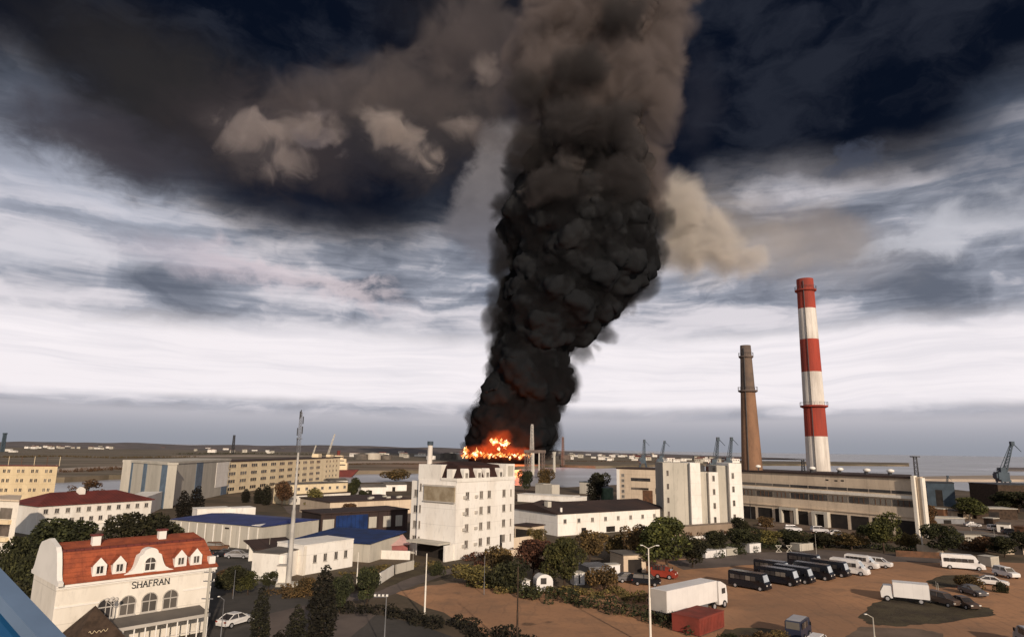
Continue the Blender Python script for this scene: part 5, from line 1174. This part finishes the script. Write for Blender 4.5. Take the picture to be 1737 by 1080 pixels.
def vehicles():
    r0, f0 = G(1237, 994), G(1301, 1004.5); c, rz, L = along(r0, f0); D = (f0-r0).normalized(); N = Vector((-D.y, D.x, 0))
    fronts = [(1301, 1004.5), (1352, 996.5), (1377, 992.5), (1411, 986.5), (1439, 981)]
    labs = ['black minibus at the near left end of the parked row', 'black minibus second in the row, after the gap', 'black minibus third in the parked row', 'black minibus fourth in the parked row', 'black minibus last in the row, beside the white van']
    for (x, y), lb in zip(fronts, labs):
        f = G(x, y); minibus(lb, 'vblack', f-D*3.2+N*1.0, rz, 6.3, 'row of dark minibuses', H=2.55, nose=.42)
    for (x, y), lb in (((1340, 981), 'dark minibus behind the second of the row'), ((1395, 967), 'dark minibus at the back of the row')):
        minibus(lb, 'vblack', G(x, y)-D*3.4+N*1.0, rz+.05, 6.0, 'row of dark minibuses', H=2.5, nose=.42)
    minibus('white van parked beside the last black minibus', 'vwhite', G(1470, 978)-D*3.0+N, rz+.02, 6.2, name='van')
    minibus('white van half hidden behind the first white van', 'vwhite', G(1488, 968)-D*3.0+N*1.5, rz+.02, 5.6, H=2.3, name='van')
    car('white hatchback at the far end of the vehicle row', 'vwhite', G(1490, 962)+N*.6, rz, 'suv')
    c, rz, L = along(G(1604, 964), G(1676, 969)); minibus('white minibus standing alone at the back right of the dirt lot', 'vwhite', c+Vector((0, 1, 0)), rz, 6.9, H=2.7)
    c, rz, L = along(G(1662, 991), G(1717, 996)); car('white sedan in front at the right side of the lot', 'vwhite', c+Vector((0, .7, 0)), rz)
    c, rz, L = along(G(1697, 977), G(1729, 983)); car('white off-road car behind the white sedan', 'vwhite', c+Vector((0, .8, 0)), rz-.2, 'suv')
    c, rz, L = along(G(1642, 1006), G(1682, 1018)); car('grey saloon under the shadow right of the small truck', 'vgrey', c+Vector((0, 1.4, 0)), rz+.05)
    c, rz, L = along(G(1624, 1026), G(1668, 1040)); car('grey-brown car nearest the brown jeep', 'vbrown', c+Vector((0, 1.2, 0)), rz+.05)
    c, rz, L = along(G(1596, 1026), G(1630, 1034)); car('brown jeep standing beside the two white posts', 'vbrown', c+Vector((0, 1.6, 0)), rz, 'suv')
    # small box truck
    c, rz, L = along(G(1571, 1026), G(1512, 1020)); t = thing('box_truck', 'small truck with pale boxy body on the grass island', 'truck', c+Vector((0, 1.1, 0)), rz)
    part('cargo_box', MB().box(-3.2, -1.1, .75, 1.3, 1.1, 2.75), M['vwhite'], t); part('chassis', MB().box(-3.1, -.5, .45, 2.8, .5, .748), M['darksteel'], t)
    part('cab', bodyshape([(1.4, .5), (2.9, .5), (2.95, 1.3), (2.5, 2.15), (1.4, 2.2)], 1.9, 0, .1, 1.3), M['vwhite'], t); part('windscreen', bodyshape([(2.70, 1.42), (2.93, 1.42), (2.56, 2.08), (2.34, 2.08)], 1.7, 0, .1, 1.4), M['glass'], t)
    part('rear_door', MB().box(-3.26, -.95, .85, -3.202, .95, 2.6), M['vsilver'], t); wheels(t, (-2.1, 2.1), 2.0, .42)
    # lorry with long white box trailer
    a, b_ = G(1132, 1040, 1.1), G(1217, 1019, 1.1); a.z = b_.z = 0; c, rz, L = along(a, b_); N = Vector((-math.sin(rz), math.cos(rz), 0))
    t = thing('lorry', 'long white box lorry parked beside the red container', 'lorry', c+N*1.25, rz); h = L/2
    part('trailer_box', MB().box(-h, -1.25, 1.1, h, 1.25, 3.75), M['vwhite'], t); part('rear_door', MB().box(-h-.05, -1.2, 1.15, -h-.002, 1.2, 3.7), M['frame'], t); part('chassis', MB().box(-h+.1, -.55, .7, h+2.6, .55, 1.098), M['darksteel'], t)
    part('cab', bodyshape([(h+.5, .55), (h+2.7, .55), (h+2.75, 1.6), (h+2.45, 2.9), (h+1.2, 3.5), (h+.5, 3.55)], 2.4, 0, .04, 1.6), M['vwhite'], t)
    part('windscreen', bodyshape([(h+2.60, 1.75), (h+2.80, 1.75), (h+2.54, 2.75), (h+2.34, 2.75)], 2.1, 0, .04, 1.7), M['glass'], t); part('side_window', MB().box(h+1.3, -1.22, 1.9, h+2.1, -1.18, 2.6), M['glass'], t)
    part('under_guard', MB().box(-h+3.2, -1.2, .55, h-2.2, -1.1, 1.05), M['steel'], t); wheels(t, (-h+1.2, -h+2.4, h-.6, h+1.9), 2.4, .5)
    # near minibus at the bottom edge, driving away
    a, b_ = G(1334, 1098), G(1374, 1066); c, rz, L = along(a, b_); minibus('small dark minibus with pale roof seen from behind at the bottom edge', 'vblue', c, rz, 4.4, H=2.2, nose=.5, roofm='vsilver')
    a, b_ = G(1382, 1110), G(1412, 1082)
    car('white car beside the dark minibus at the bottom edge', 'vwhite', G(1388, 1104), rz, 'suv')
    minibus('silver-grey van cut by the right edge of the photo', 'vsilver', G(1752, 1098), 1.3, 5.0, H=2.2, name='van')
    minibus('red van parked in shade behind the tall double lamp post', 'vred', G(1127, 980), -.45, 4.2, H=1.8, name='van')
    car('dark car left of the red van', 'vblack', G(1097, 992), -.3, 'suv'); car('dark hatchback half hidden by scrub near the tan garage', 'vgrey', G(1066, 986), .2)
    c, rz, L = along(G(376, 1066), G(421, 1053)); car('white car parked beside the hedge right of the restaurant', 'vwhite', c, rz)
    car('dark car behind the restaurant roof corner', 'vblack', G(384, 944), .1); car('grey car near the blue roofed warehouse', 'vsilver', G(403, 946), .05); car('dark red van by the warehouse wall', 'rust', G(368, 934), .3, 'suv')
    q = random.Random(3)
    for i, (x, y, p, lb) in enumerate([(1300, 892, 'vwhite', 'small white car before the power station, beside the plinth'), (1345, 901, 'vsilver', 'silver car in front of the power station portal'), (1420, 908, 'vwhite', 'white car parked below the long concrete hall'), (1390, 903, 'vsilver', 'pale car right of the white portal'),
        (1650, 893, 'vsilver', 'pale car behind the low garage'), (1618, 885, 'vblack', 'dark car by the slanted shed'), (1690, 900, 'vwhite', 'white car at the brown shed'), (1240, 893, 'vwhite', 'white car at the end of the tan plinth'), (1715, 905, 'vgrey', 'grey car near the right edge above the grey wall')]):
        car(lb, p, G(x, y), q.uniform(-.3, .3), q.choice(['sedan', 'suv']))
vehicles()
# ---------------------------------------------------------------- vegetation
LEAF = dict(
 dark=mat('dark_leaves', (.038, .041, .017), .9, col2=(.020, .022, .011), scale=.5),
 olive=mat('olive_leaves', (.125, .090, .036), .9, col2=(.060, .046, .020), scale=.5),
 green=mat('green_leaves', (.075, .082, .024), .9, col2=(.036, .042, .015), scale=.5),
 brown=mat('brown_leaves', (.115, .068, .034), .9, col2=(.060, .036, .020), scale=.5),
 cyp=mat('cypress_leaves', (.018, .017, .010), .9, col2=(.010, .009, .007), scale=1.0))
for lm in LEAF.values():
    S.nt = lm.node_tree; b = lm.node_tree.nodes['Principled BSDF']; src = b.inputs['Base Color'].links[0].from_socket
    g = lm.node_tree.nodes.new('ShaderNodeNewGeometry'); oi = lm.node_tree.nodes.new('ShaderNodeObjectInfo')
    k = S(g.outputs['Random Per Island']); mu = lm.node_tree.nodes.new('ShaderNodeMix'); mu.data_type = 'RGBA'; mu.blend_type = 'MULTIPLY'; mu.inputs[0].default_value = 1
    lm.node_tree.links.new(src, mu.inputs[6]); lm.node_tree.links.new(ramp(k, [(0, (.55, .55, .55, 1)), (.7, (1.1, 1.05, .95, 1)), (1, (2.0, 1.8, 1.4, 1))]), mu.inputs[7])
    hs = lm.node_tree.nodes.new('ShaderNodeHueSaturation'); lm.node_tree.links.new(mu.outputs[2], hs.inputs['Color']); ob_r = S(oi.outputs['Random']); lm.node_tree.links.new((ob_r*.06+.47).k, hs.inputs['Hue']); lm.node_tree.links.new((ob_r*.6+.8).k, hs.inputs['Value'])
    lm.node_tree.links.new(hs.outputs[0], b.inputs['Base Color'])
def leaf_cloud(lobes, n, size, seed):
    q = np.random.RandomState(seed); vol = np.array([a*b*c for (_, _, _, a, b, c) in lobes])**.66; pick = q.choice(len(lobes), n, p=vol/vol.sum())
    L = np.array(lobes)[pick]; d = q.normal(size=(n, 3)); d /= np.linalg.norm(d, axis=1)[:, None]; r = q.uniform(.45, 1.03, n)**.5
    c = L[:, :3]+d*L[:, 3:]*r[:, None]
    a = q.normal(size=(n, 3)); a /= np.linalg.norm(a, axis=1)[:, None]; b = np.cross(a, q.normal(size=(n, 3))); b /= np.linalg.norm(b, axis=1)[:, None]
    s_ = size*q.uniform(.5, 1.4, n)[:, None]
    V = np.stack([c-a*s_, c+b*s_*.6, c+a*s_, c-b*s_*.6], 1).reshape(-1, 3)
    F_ = np.arange(n*4).reshape(-1, 4); return V, F_
def crown_mesh(kind, shape, seed, n=3600):
    q = random.Random(seed); lobes = []
    if shape == 'round':
        for _ in range(15):
            a = q.uniform(0, 6.28); r = q.uniform(.0, .34); z = q.uniform(.34, .86); k = q.uniform(.13, .27)*(1.15-abs(z-.6))
            lobes.append((r*math.cos(a), r*math.sin(a), z, k, k, k*.8))
    elif shape == 'cypress':
        for i in range(12):
            z = .06+.9*i/11; k = .13*math.sin(math.pi*min(1, (z*.85+.12)))**.8+.02; lobes.append((q.uniform(-.02, .02), q.uniform(-.02, .02), z, k, k, .08))
    elif shape == 'bush':
        for _ in range(12):
            a = q.uniform(0, 6.28); r = q.uniform(0, .55); k = q.uniform(.2, .42); lobes.append((r*math.cos(a), r*math.sin(a), q.uniform(.15, .65), k, k, k*.8))
    elif shape == 'sparse':
        for _ in range(22):
            a = q.uniform(0, 6.28); r = q.uniform(.05, .42); z = q.uniform(.3, .95); k = q.uniform(.06, .14); lobes.append((r*math.cos(a), r*math.sin(a), z, k, k, k))
    V, F_ = leaf_cloud(lobes, n, {'round': .028, 'cypress': .018, 'bush': .045, 'sparse': .022}[shape], seed)
    me = bpy.data.meshes.new('crown'); me.from_pydata(V.tolist(), [], F_.tolist()); me.materials.append(LEAF[kind])
    tr = MB(); 
    if shape != 'bush':
        tr.tube((0, 0, -.02), (.01, .01, .45), .025, .015, n=7)
        for (x, y, z, *_k) in lobes[:7]: tr.tube((.01, .01, .25+.1*q.random()), (x*.9, y*.9, z), .012, .004, n=5)
    else:
        for (x, y, z, *_k) in lobes[:6]: tr.tube((x*.2, y*.2, -.02), (x*.9, y*.9, z), .025, .01, n=5)
    return me, tr.mesh('trunk', M['wood'])
CR = {}
def tree(px, yb, yt, wpx, kind, shape, label, group=None, cat='tree'):
    key = (kind, shape, rnd.randrange(3))
    if key not in CR: CR[key] = crown_mesh(kind, shape, len(CR)+11, 5200 if shape == 'round' else 3200)
    P = G(px, yb); h = HZ(P, yt); wid = wpx/FPX*P.length
    k = wid/{'round': 1.16, 'cypress': .30, 'bush': 1.7, 'sparse': 1.0}[shape]
    nm = {'cypress': 'cypress_tree', 'bush': 'bush'}.get(shape, 'tree')
    t = thing(nm, label, 'bush' if shape == 'bush' else cat, P, rnd.uniform(0, 6.28), group, scale=(k, k, h*(.92 if shape == 'round' else 1)))
    link('crown', CR[key][0], t); link('trunk' if shape != 'bush' else 'stems', CR[key][1], t); return t
def hedge(pts, w, h, kind, label, seed, dens=30):
    q = np.random.RandomState(seed); V = []; P = GP(pts); stems = MB(); lob = []
    for a, b in zip(P, P[1:]):
        L = (b-a).length; n = max(2, int(L/1.1)); nrm = Vector((a.y-b.y, b.x-a.x, 0)).normalized()
        for i in range(n):
            c = a.lerp(b, i/n)+nrm*q.uniform(-w/2, w/2); k = q.uniform(.6, 1.3); lob.append((c.x, c.y, h*q.uniform(.1, .5), k*1.2, k*1.2, h*q.uniform(.3, .5)))
    V, F_ = leaf_cloud(lob, len(lob)*dens*6, .17, seed); me = bpy.data.meshes.new('undergrowth'); me.from_pydata(V.tolist(), [], F_.tolist()); me.materials.append(LEAF[kind])
    o = link('undergrowth', me); tag(o, label, 'undergrowth', kind='stuff')
def vegetation():
    T = [
     (92, 962, 868, 120, 'dark', 'round', 'large dark tree left of the long white building'), (235, 958, 858, 108, 'dark', 'round', 'large dark tree hiding the right end of the long white building'),
     (14, 1010, 893, 62, 'dark', 'round', 'dark tree in front of the cream balcony block'), (165, 960, 905, 90, 'dark', 'round', 'dark tree behind the restaurant roof, between two larger ones'),
     (52, 1030, 915, 70, 'dark', 'round', 'dark tree touching the restaurant end gable'), (30, 1080, 975, 80, 'dark', 'round', 'dark tree behind the blue railing'), (290, 945, 885, 60, 'dark', 'round', 'dark tree left of the blue pitched roof'), (262, 935, 868, 50, 'dark', 'round', 'dark tree between warehouse and long white building'),
     (145, 852, 813, 60, 'brown', 'sparse', 'bare brown tree behind the dark red hipped roof'),
     (308, 884, 832, 20, 'cyp', 'cypress', 'left of two dark conifers behind the blue pitched roof'), (330, 886, 826, 24, 'cyp', 'cypress', 'right of two dark conifers behind the blue pitched roof'),
     (416, 852, 829, 14, 'cyp', 'cypress', 'leftmost small conifer before the long yellow building'), (437, 854, 826, 15, 'cyp', 'cypress', 'second small conifer before the long yellow building'), (450, 856, 822, 18, 'cyp', 'cypress', 'third small conifer before the long yellow building'),
     (478, 858, 812, 46, 'brown', 'round', 'brown tree before the long yellow building'), (532, 868, 822, 42, 'olive', 'round', 'olive tree before the two level annex'), (600, 848, 803, 30, 'dark', 'round', 'dark tree right of the long yellow building'), (618, 852, 828, 26, 'dark', 'round', 'small dark tree left of the white shore shed'),
     (1020, 848, 796, 44, 'dark', 'round', 'dark tree left of the green tank'), (1008, 850, 806, 26, 'cyp', 'cypress', 'dark conifer beside the green tank'), (670, 812, 792, 60, 'olive', 'bush', 'olive scrub on the near shore'), (890, 835, 793, 34, 'dark', 'round', 'dark tree at the right edge of the white tower block'), (925, 838, 790, 40, 'olive', 'round', 'olive tree near the shore right of the fire'),
     (395, 1010, 950, 64, 'dark', 'round', 'round dark green tree right of the restaurant'), (382, 1000, 962, 44, 'olive', 'round', 'small olive tree by the restaurant corner'), (420, 1008, 965, 46, 'green', 'round', 'small green tree left of the tall mast'),
     (437, 1112, 998, 30, 'cyp', 'cypress', 'leftmost tall cypress at the bottom edge'), (500, 1122, 1028, 34, 'cyp', 'cypress', 'middle cypress at the bottom edge'), (542, 1112, 962, 46, 'cyp', 'cypress', 'tallest cypress at the bottom edge'), (470, 1140, 1070, 30, 'cyp', 'cypress', 'shortest cypress cut by the bottom edge'),
     (576, 1040, 968, 50, 'dark', 'round', 'dark tree in front of the four windowed house'), (622, 1030, 952, 56, 'dark', 'round', 'dark tree below the pale wall'), (560, 960, 922, 36, 'green', 'round', 'small green tree against the four windowed house'), (740, 975, 945, 30, 'dark', 'bush', 'dark bush at the corner of the white tower block'),
     (520, 1010, 975, 50, 'olive', 'bush', 'olive bush right of the mast foot'), (455, 1000, 965, 30, 'dark', 'round', 'dark tree under the shelter canopy'),
     (1132, 968, 870, 122, 'green', 'round', 'broad brown-green tree in front of the tan plinth'), (1085, 960, 878, 78, 'brown', 'round', 'brown tree left of the broad brown-green tree'), (1175, 962, 905, 70, 'dark', 'round', 'dark tree right of the broad brown-green tree'),
     (958, 1000, 905, 92, 'green', 'round', 'yellow-green tree above the white kiosks'), (905, 985, 905, 86, 'brown', 'round', 'brown tree left of the yellow-green tree'), (862, 1000, 938, 80, 'dark', 'bush', 'dark scrub at the left end of the hedge'), (1000, 955, 895, 80, 'brown', 'round', 'brown tree in front of the long white wall'), (1045, 950, 893, 60, 'olive', 'round', 'olive tree in front of the long white wall'),
     (850, 960, 918, 66, 'brown', 'bush', 'brown scrub at the foot of the white tower block'), (910, 925, 893, 46, 'olive', 'round', 'olive tree before the shaded grey wing'), (800, 992, 955, 90, 'olive', 'bush', 'olive bush between the thin grey post and tower block'), (1025, 1005, 955, 60, 'olive', 'bush', 'olive bush beside the grey open-fronted shed'),
     (1215, 940, 895, 70, 'dark', 'round', 'dark tree right above the trio of containers'), (1262, 935, 890, 66, 'dark', 'round', 'dark tree above the single white kiosk box'), (1305, 928, 890, 60, 'olive', 'round', 'olive tree in front of the power station portal'), (1350, 930, 895, 70, 'dark', 'round', 'dark tree behind the leaning panels'), (1398, 930, 898, 64, 'dark', 'round', 'dark tree behind the black minibuses'),
     (1445, 932, 895, 70, 'olive', 'round', 'olive tree left of the bright green tree'), (1500, 938, 864, 64, 'green', 'round', 'bright green tree before the right half of the power station'), (1545, 935, 895, 40, 'olive', 'round', 'olive tree at the power station end'), (1603, 945, 882, 56, 'dark', 'round', 'round dark tree right of the power station'),
     (1645, 880, 840, 60, 'green', 'round', 'hazy green tree beyond the sheds at right'), (1725, 870, 828, 70, 'dark', 'round', 'dark tree below the big harbour crane'), (1575, 905, 850, 36, 'brown', 'round', 'brown tree against the dark warehouse end'), (1705, 945, 905, 60, 'dark', 'round', 'dark tree behind the kiosk at right'), (1660, 935, 905, 50, 'brown', 'bush', 'brown scrub above the white minibus'), (1740, 940, 895, 50, 'dark', 'round', 'dark tree cut by the right edge'),
     (1470, 915, 885, 40, 'dark', 'round', 'small dark tree left of the bright green one'), (1255, 905, 872, 40, 'dark', 'round', 'small dark tree at the power station left end'), (1300, 898, 872, 40, 'brown', 'round', 'brown tree in the station entrance'),
     (760, 880, 858, 30, 'dark', 'bush', 'dark bush hidden behind the tower block'), (590, 880, 850, 36, 'brown', 'round', 'brown tree behind the wide dark roofed hall'), (655, 868, 846, 40, 'dark', 'bush', 'dark scrub behind the hall'),
     (1325, 1100, 1066, 50, 'olive', 'bush', 'olive scrub at the bottom edge left of the dark minibus'), (1240, 1098, 1066, 56, 'dark', 'bush', 'dark scrub right of the red container'), (1285, 1105, 1068, 60, 'olive', 'bush', 'olive scrub at the bottom edge between container and minibus'),
     (1645, 1000, 972, 40, 'olive', 'bush', 'olive scrub behind the grey saloon'), (1700, 1005, 980, 20, 'dark', 'bush', 'small dark bush near the white sedan'),
    ]
    for x in T:
        if x[0] == 760: continue
        tree(*x)
    hedge([(812, 992), (860, 1000), (930, 1018), (1000, 1030), (1060, 1040), (1120, 1058), (1190, 1080)], 3.4, 2.1, 'dark', 'dark overgrown hedge across the dirt lot in front of the lorry', 5)
    hedge([(840, 1000), (930, 1005), (1000, 1008), (1070, 1012), (1130, 1030)], 5, 1.3, 'olive', 'olive weeds behind the dark hedge', 6, 24)
    hedge([(560, 1035), (640, 1040), (720, 1055), (790, 1068), (850, 1085), (920, 1110)], 3.2, 1.6, 'cyp', 'dark hedge along the near edge of the dirt lot', 7)
    hedge([(1170, 946), (1220, 940), (1300, 930), (1400, 926), (1500, 932), (1600, 940)], 5, 2.2, 'dark', 'dark scrub belt along the far edge of the dirt lot', 8)
    hedge([(790, 958), (850, 945), (900, 935), (960, 940)], 6, 1.6, 'brown', 'brown scrub right of the white tower block', 9, 20)
    hedge([(590, 975), (660, 962), (720, 958), (790, 965)], 5, .5, 'olive', 'low olive grass tufts on the bank below the tower block', 10, 12)
    hedge([(560, 790), (640, 788), (760, 789)], 14, 3, 'olive', 'olive scrub along the far shore left of the fire', 22, 30)
    hedge([(960, 783), (1040, 783), (1130, 785)], 10, 3, 'brown', 'brown scrub between the far town houses right of the fire', 23, 30)
    hedge([(-40, 778), (80, 775), (200, 778), (330, 776)], 20, 4, 'olive', 'olive scrub line in the middle of the left shore', 24, 30)
    hedge([(300, 771), (430, 770), (560, 772)], 24, 5, 'dark', 'dark scrub line beyond the bay in the middle', 25, 30)
    hedge([(-60, 800), (120, 803), (230, 796)], 16, 4, 'brown', 'brown scrub on the far left shore', 12, 40)
    hedge([(1180, 915), (1260, 905), (1340, 912), (1450, 915), (1560, 922)], 6, 1.8, 'brown', 'brown scrub before the power station', 13, 20)
    hedge([(620, 1000), (560, 1005), (500, 1012), (460, 1000)], 5, 1.0, 'olive', 'olive weeds around the mast foot', 14, 20)
vegetation()
# ---------------------------------------------------------------- fire
def flame_mat():
    m = bpy.data.materials.new('flame'); m.use_nodes = True; nt_ = m.node_tree; nt_.nodes.clear(); S.nt = nt_
    g = nt_.nodes.new('ShaderNodeNewGeometry'); n = nz(g.outputs['Position'], .16, 4, .6, .5)
    e = nt_.nodes.new('ShaderNodeEmission'); nt_.links.new(ramp(n, [(.30, (1, .10, .015, 1)), (.45, (1, .26, .05, 1)), (.56, (1, .55, .20, 1)), (.68, (1, .88, .70, 1))]), e.inputs[0]); nt_.links.new((sstep(n, .3, .65)*1.5+.7).k, e.inputs[1])
    o = nt_.nodes.new('ShaderNodeOutputMaterial'); nt_.links.new(e.outputs[0], o.inputs[0]); return m
def flames():
    P = AT(842, 782, 925); t = thing('fire', 'bright orange fire burning along the fuel depot below the smoke', 'fire', (P.x, P.y, 0))
    fm = flame_mat(); hotm = emis('flame_core', (1.0, .66, .38), 1.6); q = random.Random(9)
    def tongue(px, py, rpx, sq=1.5, Y=872, lean=.3):
        c = AT(px, py, Y); r = rpx/FPX*Y; mb = MB(); nn, mm = 12, 9; vs = []
        for j in range(mm+1):
            th = math.pi*j/mm
            for i in range(nn):
                d = Vector((math.sin(th)*math.cos(2*math.pi*i/nn), math.sin(th)*math.sin(2*math.pi*i/nn), math.cos(th)))
                tp = 1.0 if d.z < 0 else (1-d.z*.75)
                k = 1+1.1*mnoise.noise(d*1.9+Vector((px*3, py, 0)))+.7*mnoise.noise(d*4.5+Vector((py, px*2, 0)))
                vs.append((c.x-P.x+d.x*r*k*tp+lean*r*max(0, d.z), Y-P.y+d.y*r*k*.6*tp, c.z+d.z*r*k*sq))
        fs = [(j*nn+i, (j+1)*nn+i, (j+1)*nn+(i+1) % nn, j*nn+(i+1) % nn) for j in range(mm) for i in range(nn)]
        part('flame', MB().add(vs, fs), fm, t, smooth=True)
    for x, y, r, s_ in [(839, 748, 5.5, .9), (857, 752, 6, .9), (790, 763, 4, 1.3), (807, 769, 5, 1.2), (833, 745, 2.5, 1), (850, 746, 2.5, 1), (846, 760, 2, 1.4)]: tongue(x, y, r, s_); tongue(x+.5, y, r*.62, s_, Y=866)
    for i in range(62):
        x = 783+122*(i+q.uniform(-.4, .4))/62; tongue(x, 773+q.uniform(-4.0, 3.5)-(2 if 800 < x < 830 else 0), q.uniform(.9, 2.3), q.uniform(.6, 1.6), lean=q.uniform(-.3, .6))
    m = cloud_mat('glow_volume', (.3, .08, .03), .006, .05, emit=((1, .12, .025), .016), cover=.2, A=1.3)  # emissive volume added to paint the fire's glow into the nearby smoke
    soft_cloud(t, [(812, 766, 28, 18, 0, 14, 0), (845, 758, 38, 26, 0, 16, 0), (880, 768, 32, 14, 0, 14, 0), (848, 744, 30, 20, 0, 12, 0), (792, 770, 16, 12, 0, 10, 0)], m, 'glow_volume', 882)
    for (x, y, Y, pw) in [(812, 770, 876, .6), (846, 764, 872, .9), (878, 770, 876, .5), (848, 748, 872, .5)]:
        c = AT(x, y, Y-6); ld = bpy.data.lights.new('fire_glow', 'POINT'); ld.specular_factor = 0; ld.energy = 2.6e5*pw; ld.color = (1, .20, .05); ld.shadow_soft_size = 6
        lo = link('fire_glow', ld, t, c-Vector((P.x, P.y, 0)))
flames()
build_smoke(); build_puffs()
